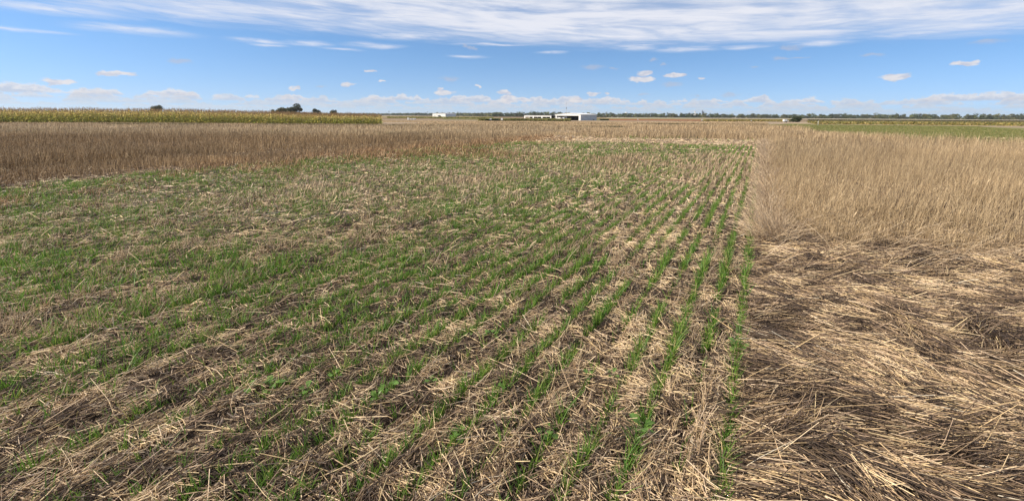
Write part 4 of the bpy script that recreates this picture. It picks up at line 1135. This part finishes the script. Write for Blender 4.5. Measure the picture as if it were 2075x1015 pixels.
# ------------------------------------------------------------------ broad-leaved seedlings in the foreground
M_RADISH = mat_tint('radish_leaf', 0.45, 0.35, 0.25, 0.15, 60.0)
def seedling_mesh(seed, nl, size):
    r = np.random.default_rng(seed); bag = Bag()
    for k in range(nl):
        a = k * 2.4 + r.uniform(-0.4, 0.4); L = size * r.uniform(0.65, 1.1); up = r.uniform(0.8, 1.45)
        h = np.array([math.sin(a), math.cos(a), 0.0]); s_ = np.array([math.cos(a), -math.sin(a), 0.0])
        prof = [(0.0, 0.03), (0.35, 0.04), (0.48, 0.20), (0.62, 0.36), (0.78, 0.40), (0.92, 0.28), (1.0, 0.06)]
        p = np.zeros(3); V = []; e = up; prev = 0.0
        for t, w in prof:
            p = p + (h * math.cos(e) + np.array([0, 0, math.sin(e)])) * (t - prev) * L; prev = t; e -= 0.26
            fold = 0.10 * w * L
            V += [p - s_ * w * L * 0.5 + [0, 0, fold + r.normal(0, 0.003)], p, p + s_ * w * L * 0.5 + [0, 0, fold + r.normal(0, 0.003)]]
        Q = []
        for i in range(len(prof) - 1):
            for j in range(2): Q.append((i * 3 + j, i * 3 + j + 1, i * 3 + j + 4, i * 3 + j + 3))
        c = np.array([0.17, 0.30, 0.06]) * r.uniform(0.8, 1.2)
        bag.add(np.array(V), np.array(Q), c)
    return bag
kinds = [seedling_mesh(31 + i, n_, s_) for i, (n_, s_) in enumerate([(5, 0.075), (6, 0.09), (4, 0.07), (8, 0.10)])]
protos = {}
def ground_px(px, py):
    a = np.array([(px - CXP) / FPX, -(py - CYP) / FPX, -1.0]); c, s_ = math.cos(ROLL), math.sin(ROLL)
    a = np.array([c * a[0] - s_ * a[1], s_ * a[0] + c * a[1], -1.0]); t = math.pi / 2 - PITCH; c, s_ = math.cos(t), math.sin(t)
    r = np.array([a[0], c * a[1] - s_ * a[2], s_ * a[1] + c * a[2]]); k = -EYE / r[2]
    return r[0] * k, r[1] * k
seeds = [  # picture position of the plant's foot, kind, size, label
    (1299, 878, 3, 1.05, 'largest bright green rosette seedling at the very front among the rows'),
    (1116, 882, 1, 1.0, 'broad-leaved seedling at the front left of the largest rosette'),
    (936, 886, 1, 1.0, 'round-leaved seedling at the front edge below the dark combed straw'),
    (1497, 712, 3, 1.0, 'full rosette seedling in the rightmost green row beside the lodged straw'),
    (1192, 768, 2, 0.9, 'two-leaved seedling beside pale fanned straw in front'),
    (874, 778, 2, 1.0, 'upright seedling standing alone right of the row of leafy seedlings'),
    (790, 790, 0, 1.0, 'leafy seedling inside the green row left of the upright lone one'),
    (765, 812, 0, 1.0, 'leafy seedling at the lower end of that front left green row'),
    (997, 686, 1, 0.9, 'compact rosette seedling alone on brown straw near the middle'),
    (547, 792, 1, 1.1, 'wide seedling in grass clump at front left'),
    (622, 795, 0, 1.0, 'pale seedling just right of the wide front left one'),
    (680, 768, 0, 1.0, 'small seedling behind the pale front left one'),
    (1025, 795, 2, 1.0, 'seedling in a tall grass tuft in the front middle'),
    (946, 684, 2, 0.9, 'seedling left of the compact middle rosette'),
    (1240, 770, 0, 0.8, 'small bright seedling in the third green row from the right'),
    (1265, 545, 0, 1.0, 'seedling on the combed straw halfway up the right rows'),
    (1175, 632, 1, 0.9, 'leafy seedling left of the dark hole in the straw'),
    (1014, 540, 0, 1.0, 'round seedling within the dense green patch'),
    (500, 790, 1, 1.0, 'seedling farthest left beside the wide front one')]
for px, py, k, s_, lb in seeds:
    x, y = ground_px(px, py)
    if k not in protos:
        o = kinds[k].obj('broadleaf_seedling', M_RADISH, None, True); protos[k] = o
    else:
        o = protos[k].copy(); COL.objects.link(o)
    o.location = (x, y, float(gz(x, y)) + 0.018); o.rotation_euler = (0, 0, (px * 0.7) % 6.28); o.scale = (s_, s_, s_)
    tag(o, lb, 'seedling', 'broad-leaved seedlings among the straw')

# ------------------------------------------------------------------ air: thin even haze from the camera to the far trees
def build_haze():
    m = MB(); m.box((-9800, -60, -3.4), (9800, 8600, 60))
    mt = bpy.data.materials.new('thin_air'); mt.use_nodes = True
    g = Graph(mt.node_tree); g.n.clear()
    out = g.new('ShaderNodeOutputMaterial'); pv = g.new('ShaderNodeVolumePrincipled')
    pv.inputs['Color'].default_value = (0.86, 0.92, 1.0, 1.0); pv.inputs['Density'].default_value = 0.00008; pv.inputs['Anisotropy'].default_value = 0.2
    g.l.new(pv.outputs[0], out.inputs['Volume'])
    tag(m.build('haze', mt), kind='stuff')
build_haze()
